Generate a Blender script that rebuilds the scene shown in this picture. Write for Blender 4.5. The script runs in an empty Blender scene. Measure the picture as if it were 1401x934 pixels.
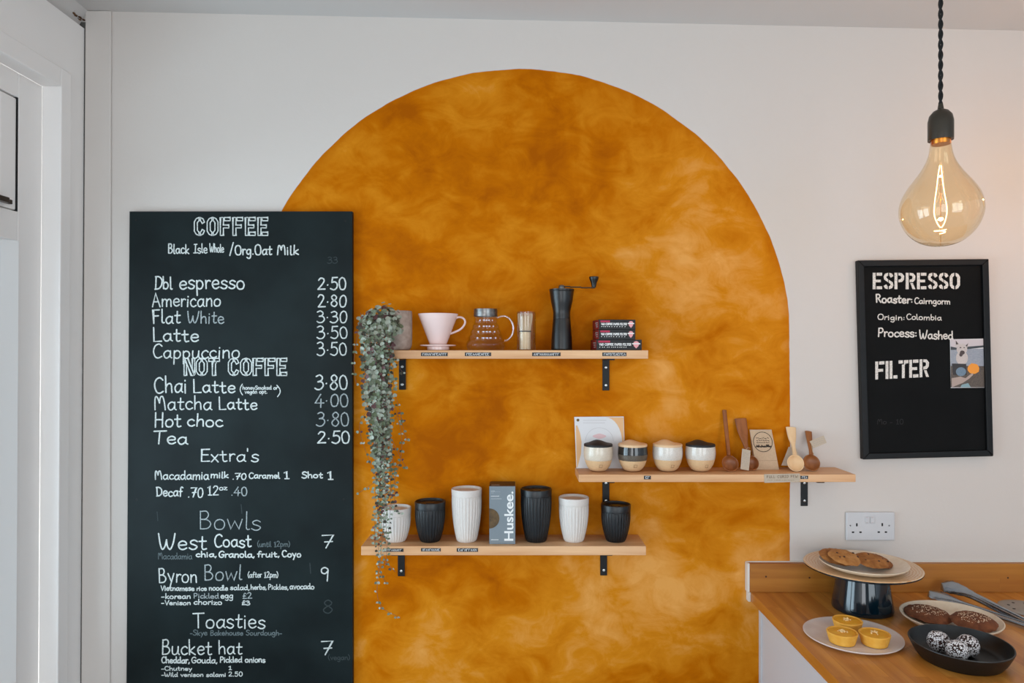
import bpy, math, random
from math import pi, sin, cos, sqrt, radians as RAD
from mathutils import Vector, Matrix, noise as MN

random.seed(11)
SC = bpy.context.scene
COL = SC.collection
# ---------------------------------------------------------------- camera, world, lights, exposure
F, D, EYE = 950.0, 2.111, 1.63          # focal length in px (1401 wide), camera to back wall, eye height
VPX, VPY = 705.0, 481.0
SF = F / 1040
cam_d = bpy.data.cameras.new('camera'); cam = bpy.data.objects.new('camera', cam_d); COL.objects.link(cam)
cam.location = (0, -D, EYE); cam.rotation_euler = (pi / 2, 0, 0)
cam_d.sensor_width = 36; cam_d.lens = 36 * F / 1401
cam_d.shift_x = -(VPX - 700.5) / 1401; cam_d.shift_y = (VPY - 467) / 1401
cam_d.clip_start = .02
SC.camera = cam
vs = SC.view_settings
vs.view_transform = 'Standard'; vs.look = 'None'; vs.gamma = 1; vs.use_curve_mapping = False
vs.exposure = 0.12
W = bpy.data.worlds.new('sky'); SC.world = W; W.use_nodes = True
W.node_tree.nodes['Background'].inputs[0].default_value = (.86, .93, 1, 1)
W.node_tree.nodes['Background'].inputs[1].default_value = 1.25


def area(name, loc, rot, sx, sy, power, col):
    l = bpy.data.lights.new(name, 'AREA'); l.shape = 'RECTANGLE'; l.size = sx; l.size_y = sy
    l.energy = power; l.color = col
    o = bpy.data.objects.new(name, l); COL.objects.link(o); o.location = loc; o.rotation_euler = rot
    return o


# daylight in the two shop-front window openings behind the camera
area('daylight_window_one', (-.62, -4.22, 1.4), (pi / 2, 0, 0), 1.15, 1.9, 24, (.95, .97, 1))
area('daylight_window_two', (1.85, -4.22, 1.4), (pi / 2, 0, 0), 1.9, 1.9, 34, (.80, .92, 1))
# daylight outside the long side window on the left
area('daylight_side_window', (-2.0, -1.15, 1.15), (pi / 2, 0, -pi / 2), 1.7, 1.4, 48, (.80, .91, 1))


def at(px, py, t):
    k = (D - t) / F
    return Vector(((px - VPX) * k, -t, EYE - (py - VPY) * k))


def kk(t): return (D - t) / F


# ---------------------------------------------------------------- materials
MATS = {}


def newmat(name):
    m = bpy.data.materials.new(name); m.use_nodes = True
    nt = m.node_tree; return m, nt, nt.nodes, nt.links, nt.nodes['Principled BSDF']


def c4(c): return (c[0], c[1], c[2], 1)


def S(r, g, b):
    f = lambda v: (v / 255 / 12.92) if v / 255 <= .04045 else ((v / 255 + .055) / 1.055) ** 2.4
    return (f(r), f(g), f(b))


def plain(name, col, rough=.6, metal=0, var=.0, scale=30, bump=0, bscale=200, coat=0, col2=None, detail=4, spec=None, stretch=(1, 1, 1)):
    if name in MATS: return MATS[name]
    m, nt, N, L, P = newmat(name)
    P.inputs['Base Color'].default_value = c4(col); P.inputs['Roughness'].default_value = rough
    P.inputs['Metallic'].default_value = metal
    if coat: P.inputs['Coat Weight'].default_value = coat; P.inputs['Coat Roughness'].default_value = .08
    if spec is not None: P.inputs['Specular IOR Level'].default_value = spec
    tc = N.new('ShaderNodeTexCoord'); mp = N.new('ShaderNodeMapping'); mp.inputs['Scale'].default_value = stretch
    L.new(tc.outputs['Object'], mp.inputs[0])
    if var or col2:
        n = N.new('ShaderNodeTexNoise'); n.inputs['Scale'].default_value = scale; n.inputs['Detail'].default_value = detail
        L.new(mp.outputs[0], n.inputs[0])
        r = N.new('ShaderNodeValToRGB'); a = col; b = col2 or tuple(min(1, x * (1 + var)) for x in col)
        if not col2: a = tuple(x * (1 - var) for x in col)
        r.color_ramp.elements[0].position = .35; r.color_ramp.elements[1].position = .65
        r.color_ramp.elements[0].color = c4(a); r.color_ramp.elements[1].color = c4(b)
        L.new(n.outputs[0], r.inputs[0]); L.new(r.outputs[0], P.inputs['Base Color'])
    if bump:
        n = N.new('ShaderNodeTexNoise'); n.inputs['Scale'].default_value = bscale; n.inputs['Detail'].default_value = 3
        L.new(mp.outputs[0], n.inputs[0]); b = N.new('ShaderNodeBump'); b.inputs['Strength'].default_value = bump
        b.inputs['Distance'].default_value = .002
        L.new(n.outputs[0], b.inputs['Height']); L.new(b.outputs[0], P.inputs['Normal'])
    MATS[name] = m
    return m


def wood(name, c1, c2, axis='X', scale=1.0, rough=.5, stave=None, coat=0):
    m, nt, N, L, P = newmat(name)
    P.inputs['Roughness'].default_value = rough
    if coat: P.inputs['Coat Weight'].default_value = coat; P.inputs['Coat Roughness'].default_value = .25
    tc = N.new('ShaderNodeTexCoord'); mp = N.new('ShaderNodeMapping'); L.new(tc.outputs['Object'], mp.inputs[0])
    s = {'X': (2.2, 38, 38), 'Y': (38, 2.2, 38), 'Z': (38, 38, 2.2)}[axis]
    mp.inputs['Scale'].default_value = [x * scale for x in s]
    n = N.new('ShaderNodeTexNoise'); n.inputs['Scale'].default_value = 1; n.inputs['Detail'].default_value = 6
    n.inputs['Distortion'].default_value = .6
    r = N.new('ShaderNodeValToRGB'); r.color_ramp.elements[0].position = .3; r.color_ramp.elements[1].position = .7
    r.color_ramp.elements[0].color = c4(c1); r.color_ramp.elements[1].color = c4(c2)
    if stave:
        br = N.new('ShaderNodeTexBrick'); mb = N.new('ShaderNodeMapping'); L.new(tc.outputs['Object'], mb.inputs[0])
        if axis == 'Y': mb.inputs['Rotation'].default_value = (0, 0, pi / 2)
        if stave.get('xz'): mb.inputs['Rotation'].default_value = (-pi / 2, 0, 0)
        br.inputs['Scale'].default_value = 1; br.inputs['Brick Width'].default_value = stave['l']; br.inputs['Row Height'].default_value = stave['w']
        br.inputs['Mortar Size'].default_value = .0006; br.inputs['Color1'].default_value = (.1, .1, .1, 1); br.inputs['Color2'].default_value = (.9, .9, .9, 1)
        br.inputs['Mortar'].default_value = (0, 0, 0, 1); br.offset = .37
        L.new(mb.outputs[0], br.inputs[0])
        ad = N.new('ShaderNodeVectorMath'); ad.operation = 'MULTIPLY_ADD'; ad.inputs[1].default_value = (7, 7, 7)
        L.new(br.outputs['Color'], ad.inputs[0]); L.new(mp.outputs[0], ad.inputs[2]); L.new(ad.outputs[0], n.inputs[0])
        hs = N.new('ShaderNodeMix'); hs.data_type = 'RGBA'; hs.blend_type = 'MULTIPLY'; hs.inputs['Factor'].default_value = 1
        rr = N.new('ShaderNodeValToRGB'); rr.color_ramp.elements[0].color = c4(stave['dark']); rr.color_ramp.elements[1].color = (1, 1, 1, 1)
        L.new(br.outputs['Color'], rr.inputs[0]); L.new(r.outputs[0], hs.inputs['A']); L.new(rr.outputs[0], hs.inputs['B'])
        L.new(hs.outputs['Result'], P.inputs['Base Color'])
    else:
        L.new(mp.outputs[0], n.inputs[0]); L.new(r.outputs[0], P.inputs['Base Color'])
    L.new(n.outputs[0], r.inputs[0])
    MATS[name] = m
    return m


def clear(name, tint=(1, 1, 1), gloss=.9, rough=.02, base=.04, facing=.5, power=2.5):
    m, nt, N, L, P = newmat(name); N.remove(P)
    tr = N.new('ShaderNodeBsdfTransparent'); tr.inputs[0].default_value = c4(tint)
    gl = N.new('ShaderNodeBsdfGlossy'); gl.inputs['Roughness'].default_value = rough; gl.inputs[0].default_value = (gloss, gloss, gloss, 1)
    lw = N.new('ShaderNodeLayerWeight'); lw.inputs[0].default_value = facing
    mr = N.new('ShaderNodeMapRange'); mr.inputs['To Min'].default_value = base; mr.inputs['To Max'].default_value = .75
    pw = N.new('ShaderNodeMath'); pw.operation = 'POWER'; pw.inputs[1].default_value = power
    L.new(lw.outputs['Facing'], pw.inputs[0]); L.new(pw.outputs[0], mr.inputs[0])
    mx = N.new('ShaderNodeMixShader'); L.new(mr.outputs[0], mx.inputs[0]); L.new(tr.outputs[0], mx.inputs[1]); L.new(gl.outputs[0], mx.inputs[2])
    L.new(mx.outputs[0], N['Material Output'].inputs[0])
    MATS[name] = m
    return m


def emit(name, col, st):
    m, nt, N, L, P = newmat(name); N.remove(P)
    e = N.new('ShaderNodeEmission'); e.inputs[0].default_value = c4(col); e.inputs[1].default_value = st
    L.new(e.outputs[0], N['Material Output'].inputs[0]); MATS[name] = m
    return m


def chalk(name, col, board, keep):
    """chalk: a rubbed, broken coat over the dark board"""
    m, nt, N, L, P = newmat(name); P.inputs['Roughness'].default_value = .95
    tc = N.new('ShaderNodeTexCoord'); n = N.new('ShaderNodeTexNoise'); n.inputs['Scale'].default_value = 260; n.inputs['Detail'].default_value = 4
    L.new(tc.outputs['Object'], n.inputs[0])
    r = N.new('ShaderNodeValToRGB'); r.color_ramp.elements[0].position = keep - .14; r.color_ramp.elements[1].position = keep + .14
    mid = tuple(a * .45 + b * .55 for a, b in zip(col, board))
    r.color_ramp.elements[0].color = c4(mid); r.color_ramp.elements[1].color = c4(col)
    L.new(n.outputs[0], r.inputs[0]); L.new(r.outputs[0], P.inputs['Base Color'])
    MATS[name] = m
    return m


WHITE = plain('white_wall_paint', S(209, 201, 194), .85, var=.012, scale=3, bump=.08, bscale=180)
CEIL = plain('ceiling_paint', S(206, 202, 198), .9, bump=.05, bscale=150)
UPVC = plain('white_plastic_frame', S(246, 242, 238), .35, var=.01, scale=4)
FLOORM = plain('grey_floor_screed', S(154, 164, 174), .5, col2=S(168, 178, 188), scale=6)
COOLW = plain('pale_cool_wall_paint', S(222, 229, 236), .85, bump=.05, bscale=150)
PINE = wood('pine_shelf', S(196, 134, 82), S(228, 182, 136), 'X', .8, .5)
OAK = wood('worktop_wood', S(196, 122, 42), S(228, 162, 74), 'Y', .8, .4, dict(l=.42, w=.042, dark=(.74, .64, .52)), coat=.15)
UPST = wood('upstand_wood', S(176, 110, 36), S(206, 144, 58), 'X', .8, .45, dict(l=.46, w=.043, dark=(.74, .64, .5), xz=True))
BOARDM = plain('chalkboard_paint', S(20, 27, 28), .38, col2=S(29, 38, 39), scale=5, detail=6, bump=.04, bscale=500, spec=.10)
BLACKB = plain('black_board_paint', S(7, 7, 7), .6, col2=S(11, 11, 11), scale=9, spec=.12)
BLACKW = plain('black_stained_wood', S(12, 12, 13), .45, var=.2, scale=40, spec=.25)
CH1 = chalk('white_chalk', S(212, 217, 213), S(38, 47, 48), .42)
CH2 = chalk('soft_chalk', S(176, 184, 184), S(38, 47, 48), .5)
CH3 = chalk('faint_chalk', S(112, 124, 126), S(38, 47, 48), .5)
CH0 = chalk('ghost_chalk', S(58, 68, 69), S(38, 47, 48), .5)
STEN = chalk('white_chalk_pen', S(226, 220, 212), S(16, 16, 17), .4)
BLACKM = plain('black_metal', S(12, 12, 13), .45, var=.1, scale=60, spec=.3)
SCREW = plain('zinc_screw', S(190, 190, 188), .3, 1)
TAPE = plain('black_tape', S(22, 22, 22), .4)
TAPEW = plain('tape_lettering', S(205, 205, 205), .6)
CUPW = plain('white_husk_plastic', S(216, 208, 201), .5, var=.03, scale=300)
CUPWI = plain('beige_lid_top', S(214, 196, 178), .6)
CUPB = plain('black_husk_plastic', S(15, 18, 21), .38, var=.12, scale=300)
PINK = plain('pink_glaze', S(246, 218, 212), .18, coat=.4)
STONE = plain('stone_pot', S(176, 156, 142), .8, col2=S(150, 130, 118), scale=60, bump=.15)
SOIL = plain('soil', S(45, 32, 24), .95, var=.3, scale=150, bump=.6)
GLASS = clear('clear_glass', (1, 1, .995), base=.01, power=4)
PLASTIC = clear('clear_plastic', (.96, .95, .94), base=.03)
AMBER = clear('amber_glass', (1, .89, .70), base=.05)
PANE = clear('window_glass', (.90, .97, 1), base=.05)
STEEL = plain('brushed_steel', S(160, 168, 176), .2, 1, var=.06, scale=60)
STEELD = plain('steel_band', S(120, 118, 116), .3, .9, var=.25, scale=120)
GRBLK = plain('grinder_black', S(8, 9, 10), .32)
GRMET = plain('grinder_arm_metal', S(70, 58, 48), .3, .9)
BAMBOO = plain('bamboo', S(232, 208, 170), .6, var=.06, scale=60, stretch=(6, 6, .6))
THREAD = plain('dark_thread', S(40, 30, 24), .8)
CLAY = plain('bare_clay', S(214, 176, 132), .75, var=.04, scale=200)
GLZW = plain('white_speckled_glaze', S(222, 214, 204), .2, col2=S(206, 196, 184), scale=420, coat=.3)
GLZC = plain('cream_glaze', S(222, 208, 188), .22, col2=S(210, 196, 176), scale=420, coat=.3)
GLZB = plain('black_glaze', S(18, 18, 18), .12, coat=.5)
GLZG = plain('brown_grey_glaze', S(92, 82, 70), .35, var=.3, scale=300, stretch=(1, 1, 4))
SILB = plain('black_silicone', S(27, 27, 28), .6)
SILC = plain('cream_silicone', S(226, 188, 146), .6)
STAMP = plain('stamp_ink', S(150, 112, 74), .8)
WALNUT = wood('dark_carved_wood', S(116, 62, 26), S(164, 98, 50), 'Z', .9, .4)
CHERRY = wood('cherry_wood', S(126, 72, 32), S(168, 106, 56), 'Z', .9, .42)
BIRCH = wood('pale_wood', S(222, 184, 138), S(236, 204, 162), 'Z', .7, .5)
KRAFT = plain('kraft_paper', S(196, 168, 138), .85, var=.04, scale=200)
TAGP = plain('grey_tag_paper', S(188, 172, 152), .85, var=.04, scale=200)
CARD = plain('white_card', S(222, 220, 220), .7)
PEACH = plain('peach_print', S(226, 180, 132), .7)
PINKP = plain('pink_print', S(226, 190, 190), .7)
INK = plain('dark_ink', S(42, 34, 28), .8)
INKG = plain('grey_ink', S(158, 152, 148), .8)
STRING = plain('twine', S(190, 170, 140), .9)
GREYC = plain('grey_carton', S(120, 130, 136), .55, var=.02, scale=40)
DARKC = plain('dark_carton', S(52, 30, 18), .5)
WHITEP = plain('white_print', S(232, 232, 230), .6)
HUSK = plain('brown_husk_print', S(104, 80, 46), .7, col2=S(72, 54, 32), scale=70)
BOXB = plain('black_carton', S(12, 11, 12), .4, col2=S(34, 33, 33), scale=70, spec=.25)
BOXR = plain('dark_red_carton', S(120, 22, 26), .5, var=.2, scale=90)
MAG = plain('magenta_print', S(178, 24, 66), .5)
ROSE = plain('rose_print', S(232, 160, 164), .5)
SOCK = plain('socket_plastic', S(200, 200, 202), .35)
HOLE = plain('dark_slot', S(10, 10, 10), .8)
SEAL = plain('white_sealant', S(226, 220, 212), .6)
CABW = plain('white_cabinet_panel', S(206, 204, 206), .45)
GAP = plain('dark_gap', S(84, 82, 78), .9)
STAIN = plain('brown_stain', S(120, 84, 52), .95, col2=S(60, 40, 24), scale=120, bump=.8, bscale=90)
TEAL = plain('dark_teal_glaze', S(4, 22, 32), .08, coat=.3, col2=S(8, 32, 42), scale=12)
def ringed(name, c1, c2):
    m, nt, N, L, P = newmat(name); P.inputs['Roughness'].default_value = .35; P.inputs['Coat Weight'].default_value = .2
    tc = N.new('ShaderNodeTexCoord'); w = N.new('ShaderNodeTexWave'); w.wave_type = 'RINGS'; w.rings_direction = 'Z'; w.inputs['Scale'].default_value = 42
    w.inputs['Distortion'].default_value = 5; w.inputs['Detail'].default_value = 4; w.inputs['Detail Scale'].default_value = 1.2; L.new(tc.outputs['Object'], w.inputs[0])
    n = N.new('ShaderNodeTexNoise'); n.inputs['Scale'].default_value = 9; L.new(tc.outputs['Object'], n.inputs[0])
    mu = N.new('ShaderNodeMath'); mu.operation = 'MULTIPLY'; L.new(w.outputs[1], mu.inputs[0]); L.new(n.outputs[0], mu.inputs[1])
    r = N.new('ShaderNodeValToRGB'); r.color_ramp.elements[0].color = c4(c1); r.color_ramp.elements[1].color = c4(c2); r.color_ramp.elements[0].position = .1; r.color_ramp.elements[1].position = .6
    L.new(mu.outputs[0], r.inputs[0]); L.new(r.outputs[0], P.inputs['Base Color']); return m


BEIGE = ringed('beige_glaze', S(224, 196, 158), S(206, 146, 84))
CREAMP = plain('cream_stoneware', S(232, 216, 192), .4, col2=S(224, 206, 180), scale=60, coat=.15)
GREYP = plain('pale_grey_stoneware', S(232, 224, 220), .35, col2=S(224, 214, 210), scale=30, coat=.2)
RIMP = plain('bare_rim', S(206, 184, 156), .6)
BLKP = plain('matt_black_stoneware', S(11, 13, 14), .42, var=.2, scale=120)
COOK = plain('golden_cookie', S(138, 84, 34), .85, col2=S(178, 118, 58), scale=45, bump=.9, bscale=110)
CHOC = plain('chocolate_cookie', S(92, 48, 24), .9, col2=S(126, 72, 40), scale=60, bump=.9, bscale=110)
SUGAR = plain('sugar_crumbs', S(224, 196, 164), .8)
CHIP = plain('chocolate_chip', S(58, 30, 18), .5)
CAKE = plain('yellow_cake', S(234, 178, 74), .7, col2=S(226, 162, 54), scale=70, bump=.3)
CURD = plain('orange_curd', S(234, 164, 40), .35, col2=S(240, 184, 64), scale=50)
COCOA = plain('dark_date_ball', S(52, 28, 22), .85, var=.2, scale=90, bump=.6)
COCO = plain('coconut_flakes', S(232, 228, 228), .8)
BAKE = plain('dark_bakelite', S(48, 41, 31), .35, var=.1, scale=40)
BRASS = plain('brass_cap', S(190, 130, 60), .3, 1)
CORD = plain('black_cord', S(13, 12, 12), .8, bump=.5, bscale=900)
FIL = emit('glowing_filament', (1, .70, .36), 7)
LEAF = [plain('leaf_silver', S(154, 160, 144), .5), plain('leaf_grey_green', S(116, 126, 104), .5),
        plain('leaf_green', S(92, 102, 74), .5), plain('leaf_dark', S(58, 56, 42), .6), plain('leaf_purple', S(92, 56, 56), .6)]
VINE = plain('vine_stem', S(112, 78, 66), .7)


def wall_material():
    m, nt, N, L, P = newmat('painted_wall')
    P.inputs['Roughness'].default_value = .8
    g = N.new('ShaderNodeTexCoord')
    sx = N.new('ShaderNodeSeparateXYZ'); L.new(g.outputs['Object'], sx.inputs[0])

    def mth(op, a, b=None, clamp=False):
        n = N.new('ShaderNodeMath'); n.operation = op; n.use_clamp = clamp
        for i, v in enumerate((a, b)):
            if v is None: continue
            if isinstance(v, (int, float)): n.inputs[i].default_value = v
            else: L.new(v, n.inputs[i])
        return n.outputs[0]

    def noi(scale, detail=4, dist=0, vec=None, rough=.5):
        n = N.new('ShaderNodeTexNoise'); n.inputs['Scale'].default_value = scale; n.inputs['Detail'].default_value = detail
        n.inputs['Distortion'].default_value = dist; n.inputs['Roughness'].default_value = rough
        L.new(vec or g.outputs['Object'], n.inputs[0]); return n.outputs[0]
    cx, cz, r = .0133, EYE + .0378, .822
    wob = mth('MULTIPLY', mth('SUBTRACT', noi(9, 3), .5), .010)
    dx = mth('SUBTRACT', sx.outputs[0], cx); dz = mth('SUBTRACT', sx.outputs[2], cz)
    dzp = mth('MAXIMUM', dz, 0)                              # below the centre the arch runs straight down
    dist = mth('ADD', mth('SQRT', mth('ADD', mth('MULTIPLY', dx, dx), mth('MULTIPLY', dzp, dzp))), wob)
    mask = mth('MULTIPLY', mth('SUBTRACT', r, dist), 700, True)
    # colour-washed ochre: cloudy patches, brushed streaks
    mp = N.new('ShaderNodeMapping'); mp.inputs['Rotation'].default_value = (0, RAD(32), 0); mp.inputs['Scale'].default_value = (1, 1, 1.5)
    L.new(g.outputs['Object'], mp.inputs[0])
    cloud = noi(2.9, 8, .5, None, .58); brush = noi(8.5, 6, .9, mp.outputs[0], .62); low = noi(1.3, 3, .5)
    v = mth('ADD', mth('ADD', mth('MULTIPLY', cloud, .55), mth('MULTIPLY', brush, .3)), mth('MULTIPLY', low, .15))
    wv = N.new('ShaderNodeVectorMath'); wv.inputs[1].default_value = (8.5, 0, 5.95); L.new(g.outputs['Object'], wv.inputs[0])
    v = mth('ADD', mth('ADD', v, .015), mth('MULTIPLY', mth('SUBTRACT', noi(.8, 1, 0, wv.outputs[0]), .5), .30))   # broad wash patches, shifted so light is painted in: darker above, paler below
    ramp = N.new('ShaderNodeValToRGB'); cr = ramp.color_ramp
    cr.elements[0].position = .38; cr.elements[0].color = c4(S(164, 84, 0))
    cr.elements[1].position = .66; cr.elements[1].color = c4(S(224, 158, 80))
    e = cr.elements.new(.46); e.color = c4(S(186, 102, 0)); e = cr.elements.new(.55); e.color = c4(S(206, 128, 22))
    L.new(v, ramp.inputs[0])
    # darker hand-brushed rim along the arch
    rim = mth('MULTIPLY', mth('SUBTRACT', dist, r - .03), 34, True)
    rimc = N.new('ShaderNodeMix'); rimc.data_type = 'RGBA'; L.new(mth('MULTIPLY', rim, .55), rimc.inputs['Factor'])
    L.new(ramp.outputs[0], rimc.inputs['A']); rimc.inputs['B'].default_value = c4(S(182, 98, 4))
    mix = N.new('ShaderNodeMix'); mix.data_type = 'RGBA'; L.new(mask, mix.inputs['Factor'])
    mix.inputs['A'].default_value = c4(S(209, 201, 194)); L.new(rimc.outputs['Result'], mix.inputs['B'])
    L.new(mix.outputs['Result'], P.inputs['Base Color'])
    rg = N.new('ShaderNodeMapRange'); L.new(mask, rg.inputs[0]); rg.inputs['To Min'].default_value = .85; rg.inputs['To Max'].default_value = .6
    sp = N.new('ShaderNodeMapRange'); L.new(mask, sp.inputs[0]); sp.inputs['To Min'].default_value = .4; sp.inputs['To Max'].default_value = .04; L.new(sp.outputs[0], P.inputs['Specular IOR Level'])
    L.new(rg.outputs[0], P.inputs['Roughness'])
    bp = N.new('ShaderNodeBump'); bp.inputs['Strength'].default_value = .12; bp.inputs['Distance'].default_value = .003
    L.new(noi(110, 3), bp.inputs['Height']); L.new(bp.outputs[0], P.inputs['Normal'])
    return m


# ---------------------------------------------------------------- mesh builder
class MB:
    def __init__(s): s.v = []; s.f = []; s.mi = []; s.cur = 0

    def add(s, vs, fs):
        o = len(s.v); s.v += [Vector(p) for p in vs]
        for f in fs: s.f.append([o + i for i in f]); s.mi.append(s.cur)

    def box(s, a, b):
        (x0, y0, z0), (x1, y1, z1) = a, b
        x0, x1 = sorted((x0, x1)); y0, y1 = sorted((y0, y1)); z0, z1 = sorted((z0, z1))
        s.add([(x0, y0, z0), (x1, y0, z0), (x1, y1, z0), (x0, y1, z0), (x0, y0, z1), (x1, y0, z1), (x1, y1, z1), (x0, y1, z1)],
              [(0, 3, 2, 1), (4, 5, 6, 7), (0, 1, 5, 4), (1, 2, 6, 5), (2, 3, 7, 6), (3, 0, 4, 7)]); return s

    def prism(s, poly, y0, y1):
        """polygon of (x, z) points, counter-clockwise seen from the camera, from front y0 to back y1"""
        n = len(poly); a = sum(poly[i][0] * poly[(i + 1) % n][1] - poly[(i + 1) % n][0] * poly[i][1] for i in range(n))
        if a < 0: poly = poly[::-1]
        s.add([(p[0], y0, p[1]) for p in poly] + [(p[0], y1, p[1]) for p in poly],
              [list(range(n)), list(range(2 * n - 1, n - 1, -1))] + [(i, i + n, (i + 1) % n + n, (i + 1) % n) for i in range(n)]); return s

    def lathe(s, prof, c, n=48, rf=None, sy=1.0, close=False):
        """prof: (r, z) from the bottom up the outside; c: base centre; rf(r, z, a) may reshape the radius"""
        o = len(s.v); m = len(prof); cx, cy, cz = c
        for r, z in prof:
            for i in range(n):
                a = 2 * pi * i / n; q = rf(r, z, a) if rf else r
                s.v.append(Vector((cx + q * cos(a), cy + q * sin(a) * sy, cz + z)))
        for j in range(m - 1 + (1 if close else 0)):
            j2 = (j + 1) % m
            for i in range(n):
                i2 = (i + 1) % n
                s.f.append([o + j * n + i, o + j * n + i2, o + j2 * n + i2, o + j2 * n + i]); s.mi.append(s.cur)
        if not close:
            if prof[0][0] > 1e-6: s.f.append([o + i for i in range(n)][::-1]); s.mi.append(s.cur)
            if prof[-1][0] > 1e-6: s.f.append([o + (m - 1) * n + i for i in range(n)]); s.mi.append(s.cur)
        return s

    def tube(s, pts, rad, n=8, flat=None):
        pts = [Vector(p) for p in pts]; m = len(pts)
        if not isinstance(rad, (list, tuple)): rad = [rad] * m
        o = len(s.v); up = Vector((0, 0, 1)); pu = None
        for k, p in enumerate(pts):
            d = (pts[min(k + 1, m - 1)] - pts[max(k - 1, 0)]).normalized()
            if pu is None:
                u = d.cross(up)
                if u.length < .05: u = d.cross(Vector((0, 1, 0)))
            else: u = pu - d * pu.dot(d)
            u.normalize(); pu = u; w = d.cross(u)
            for i in range(n):
                a = 2 * pi * i / n; s.v.append(p + u * cos(a) * rad[k] + w * sin(a) * rad[k] * (flat or 1))
        for k in range(m - 1):
            for i in range(n):
                i2 = (i + 1) % n; s.f.append([o + k * n + i, o + k * n + i2, o + (k + 1) * n + i2, o + (k + 1) * n + i]); s.mi.append(s.cur)
        s.f.append([o + i for i in range(n)][::-1]); s.f.append([o + (m - 1) * n + i for i in range(n)]); s.mi += [s.cur] * 2
        return s

    def ribbon(s, pts, w, y, round_=True):
        """flat stroke in a plane of constant y; pts (x, z)"""
        p = [Vector((a, b)) for a, b in pts]
        q = [p[0]]
        for a in p[1:]:
            if (a - q[-1]).length > w * .12: q.append(a)
        if len(q) == 1: q.append(q[0] + Vector((w * .1, 0)))
        p = q; m = len(p); Lf = []; Rt = []; s.rc = (getattr(s, 'rc', 0) + 1) % 14; y = y - s.rc * 3e-5
        for k in range(m):
            d = (p[min(k + 1, m - 1)] - p[max(k - 1, 0)])
            if d.length < 1e-9: d = Vector((1, 0))
            d.normalize(); nrm = Vector((-d.y, d.x)); h = w / 2
            if 0 < k < m - 1:
                d1 = (p[k] - p[k - 1]).normalized(); n1 = Vector((-d1.y, d1.x)); h = h / max(.55, n1.dot(nrm))
            Lf.append(p[k] + nrm * h); Rt.append(p[k] - nrm * h)
        o = len(s.v)
        for a, b in zip(Lf, Rt): s.v.append(Vector((a.x, y, a.y))); s.v.append(Vector((b.x, y, b.y)))
        for k in range(m - 1): s.f.append([o + 2 * k, o + 2 * k + 1, o + 2 * k + 3, o + 2 * k + 2]); s.mi.append(s.cur)
        if round_:
            for e, q2 in ((0, 1), (m - 1, m - 2)):
                d = (p[e] - p[q2]).normalized(); a0 = math.atan2(d.y, d.x); o = len(s.v)
                for i in range(6):
                    a = a0 - pi / 2 + pi * i / 5; s.v.append(Vector((p[e].x + cos(a) * w / 2, y - 1.3e-5 * (1 + (e > 0)) * .5, p[e].y + sin(a) * w / 2)))
                s.f.append([o + i for i in range(6)]); s.mi.append(s.cur)
        return s

    def disc(s, cx, cz, r, y, n=24, rz=None):
        o = len(s.v); rz = rz or r
        for i in range(n): s.v.append(Vector((cx + r * cos(2 * pi * i / n), y, cz + rz * sin(2 * pi * i / n))))
        s.f.append([o + i for i in range(n)]); s.mi.append(s.cur); return s

    def blob(s, c, r, seed=0, amp=.08, fr=3.0, sc=(1, 1, 1), nu=24, nv=14, rot=None):
        o = len(s.v); c = Vector(c); sd = Vector((seed * 3.7, seed * 1.3, seed * 7.1)); rows = []
        for j in range(nv + 1):
            b = -pi / 2 + pi * j / nv
            for i in range(nu):
                a = 2 * pi * i / nu; d = Vector((cos(b) * cos(a), cos(b) * sin(a), sin(b)))
                q = r * (1 + amp * MN.noise(d * fr + sd)); p = Vector((d.x * q * sc[0], d.y * q * sc[1], d.z * q * sc[2]))
                if rot: p = rot @ p
                s.v.append(c + p)
        for j in range(nv):
            for i in range(nu):
                i2 = (i + 1) % nu; s.f.append([o + j * nu + i, o + j * nu + i2, o + (j + 1) * nu + i2, o + (j + 1) * nu + i]); s.mi.append(s.cur)
        return s


def obj(name, mb, mats, parent=None, smooth=40, bevel=0, seg=2, origin=None):
    """links the builder's geometry (given in world coordinates) as ONE mesh object"""
    off = Vector(origin) if origin is not None else Vector((0, 0, 0))
    if parent is not None:
        off = Vector(parent['_w']) if '_w' in parent else Vector((0, 0, 0))
    me = bpy.data.meshes.new(name)
    me.from_pydata([tuple(p - off) for p in mb.v], [], mb.f)
    if not isinstance(mats, (list, tuple)): mats = [mats]
    for m in mats: me.materials.append(m)
    me.polygons.foreach_set('material_index', mb.mi)
    me.update()
    if smooth:
        me.shade_smooth(); me.set_sharp_from_angle(angle=RAD(smooth))
    o = bpy.data.objects.new(name, me); COL.objects.link(o)
    if bevel:
        b = o.modifiers.new('bevel', 'BEVEL'); b.width = bevel; b.segments = seg; b.limit_method = 'ANGLE'; b.angle_limit = RAD(50)
    if parent is not None: o.parent = parent; o['_w'] = tuple(off)
    else:
        o.location = off; o['_w'] = tuple(off)
    return o


def tag(o, label, cat, group=None, kind=None):
    o['label'] = label; o['category'] = cat
    if group: o['group'] = group
    if kind: o['kind'] = kind
    return o


def thing(name, loc, label, cat, group=None):
    o = bpy.data.objects.new(name, None); COL.objects.link(o); o.location = loc; o['_w'] = tuple(loc); o.empty_display_size = .05
    return tag(o, label, cat, group)


def struct(name, mb, mats, smooth=0, bevel=0, origin=None):
    o = obj(name, mb, mats, None, smooth, bevel, origin=origin); o['kind'] = 'structure'; return o


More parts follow.
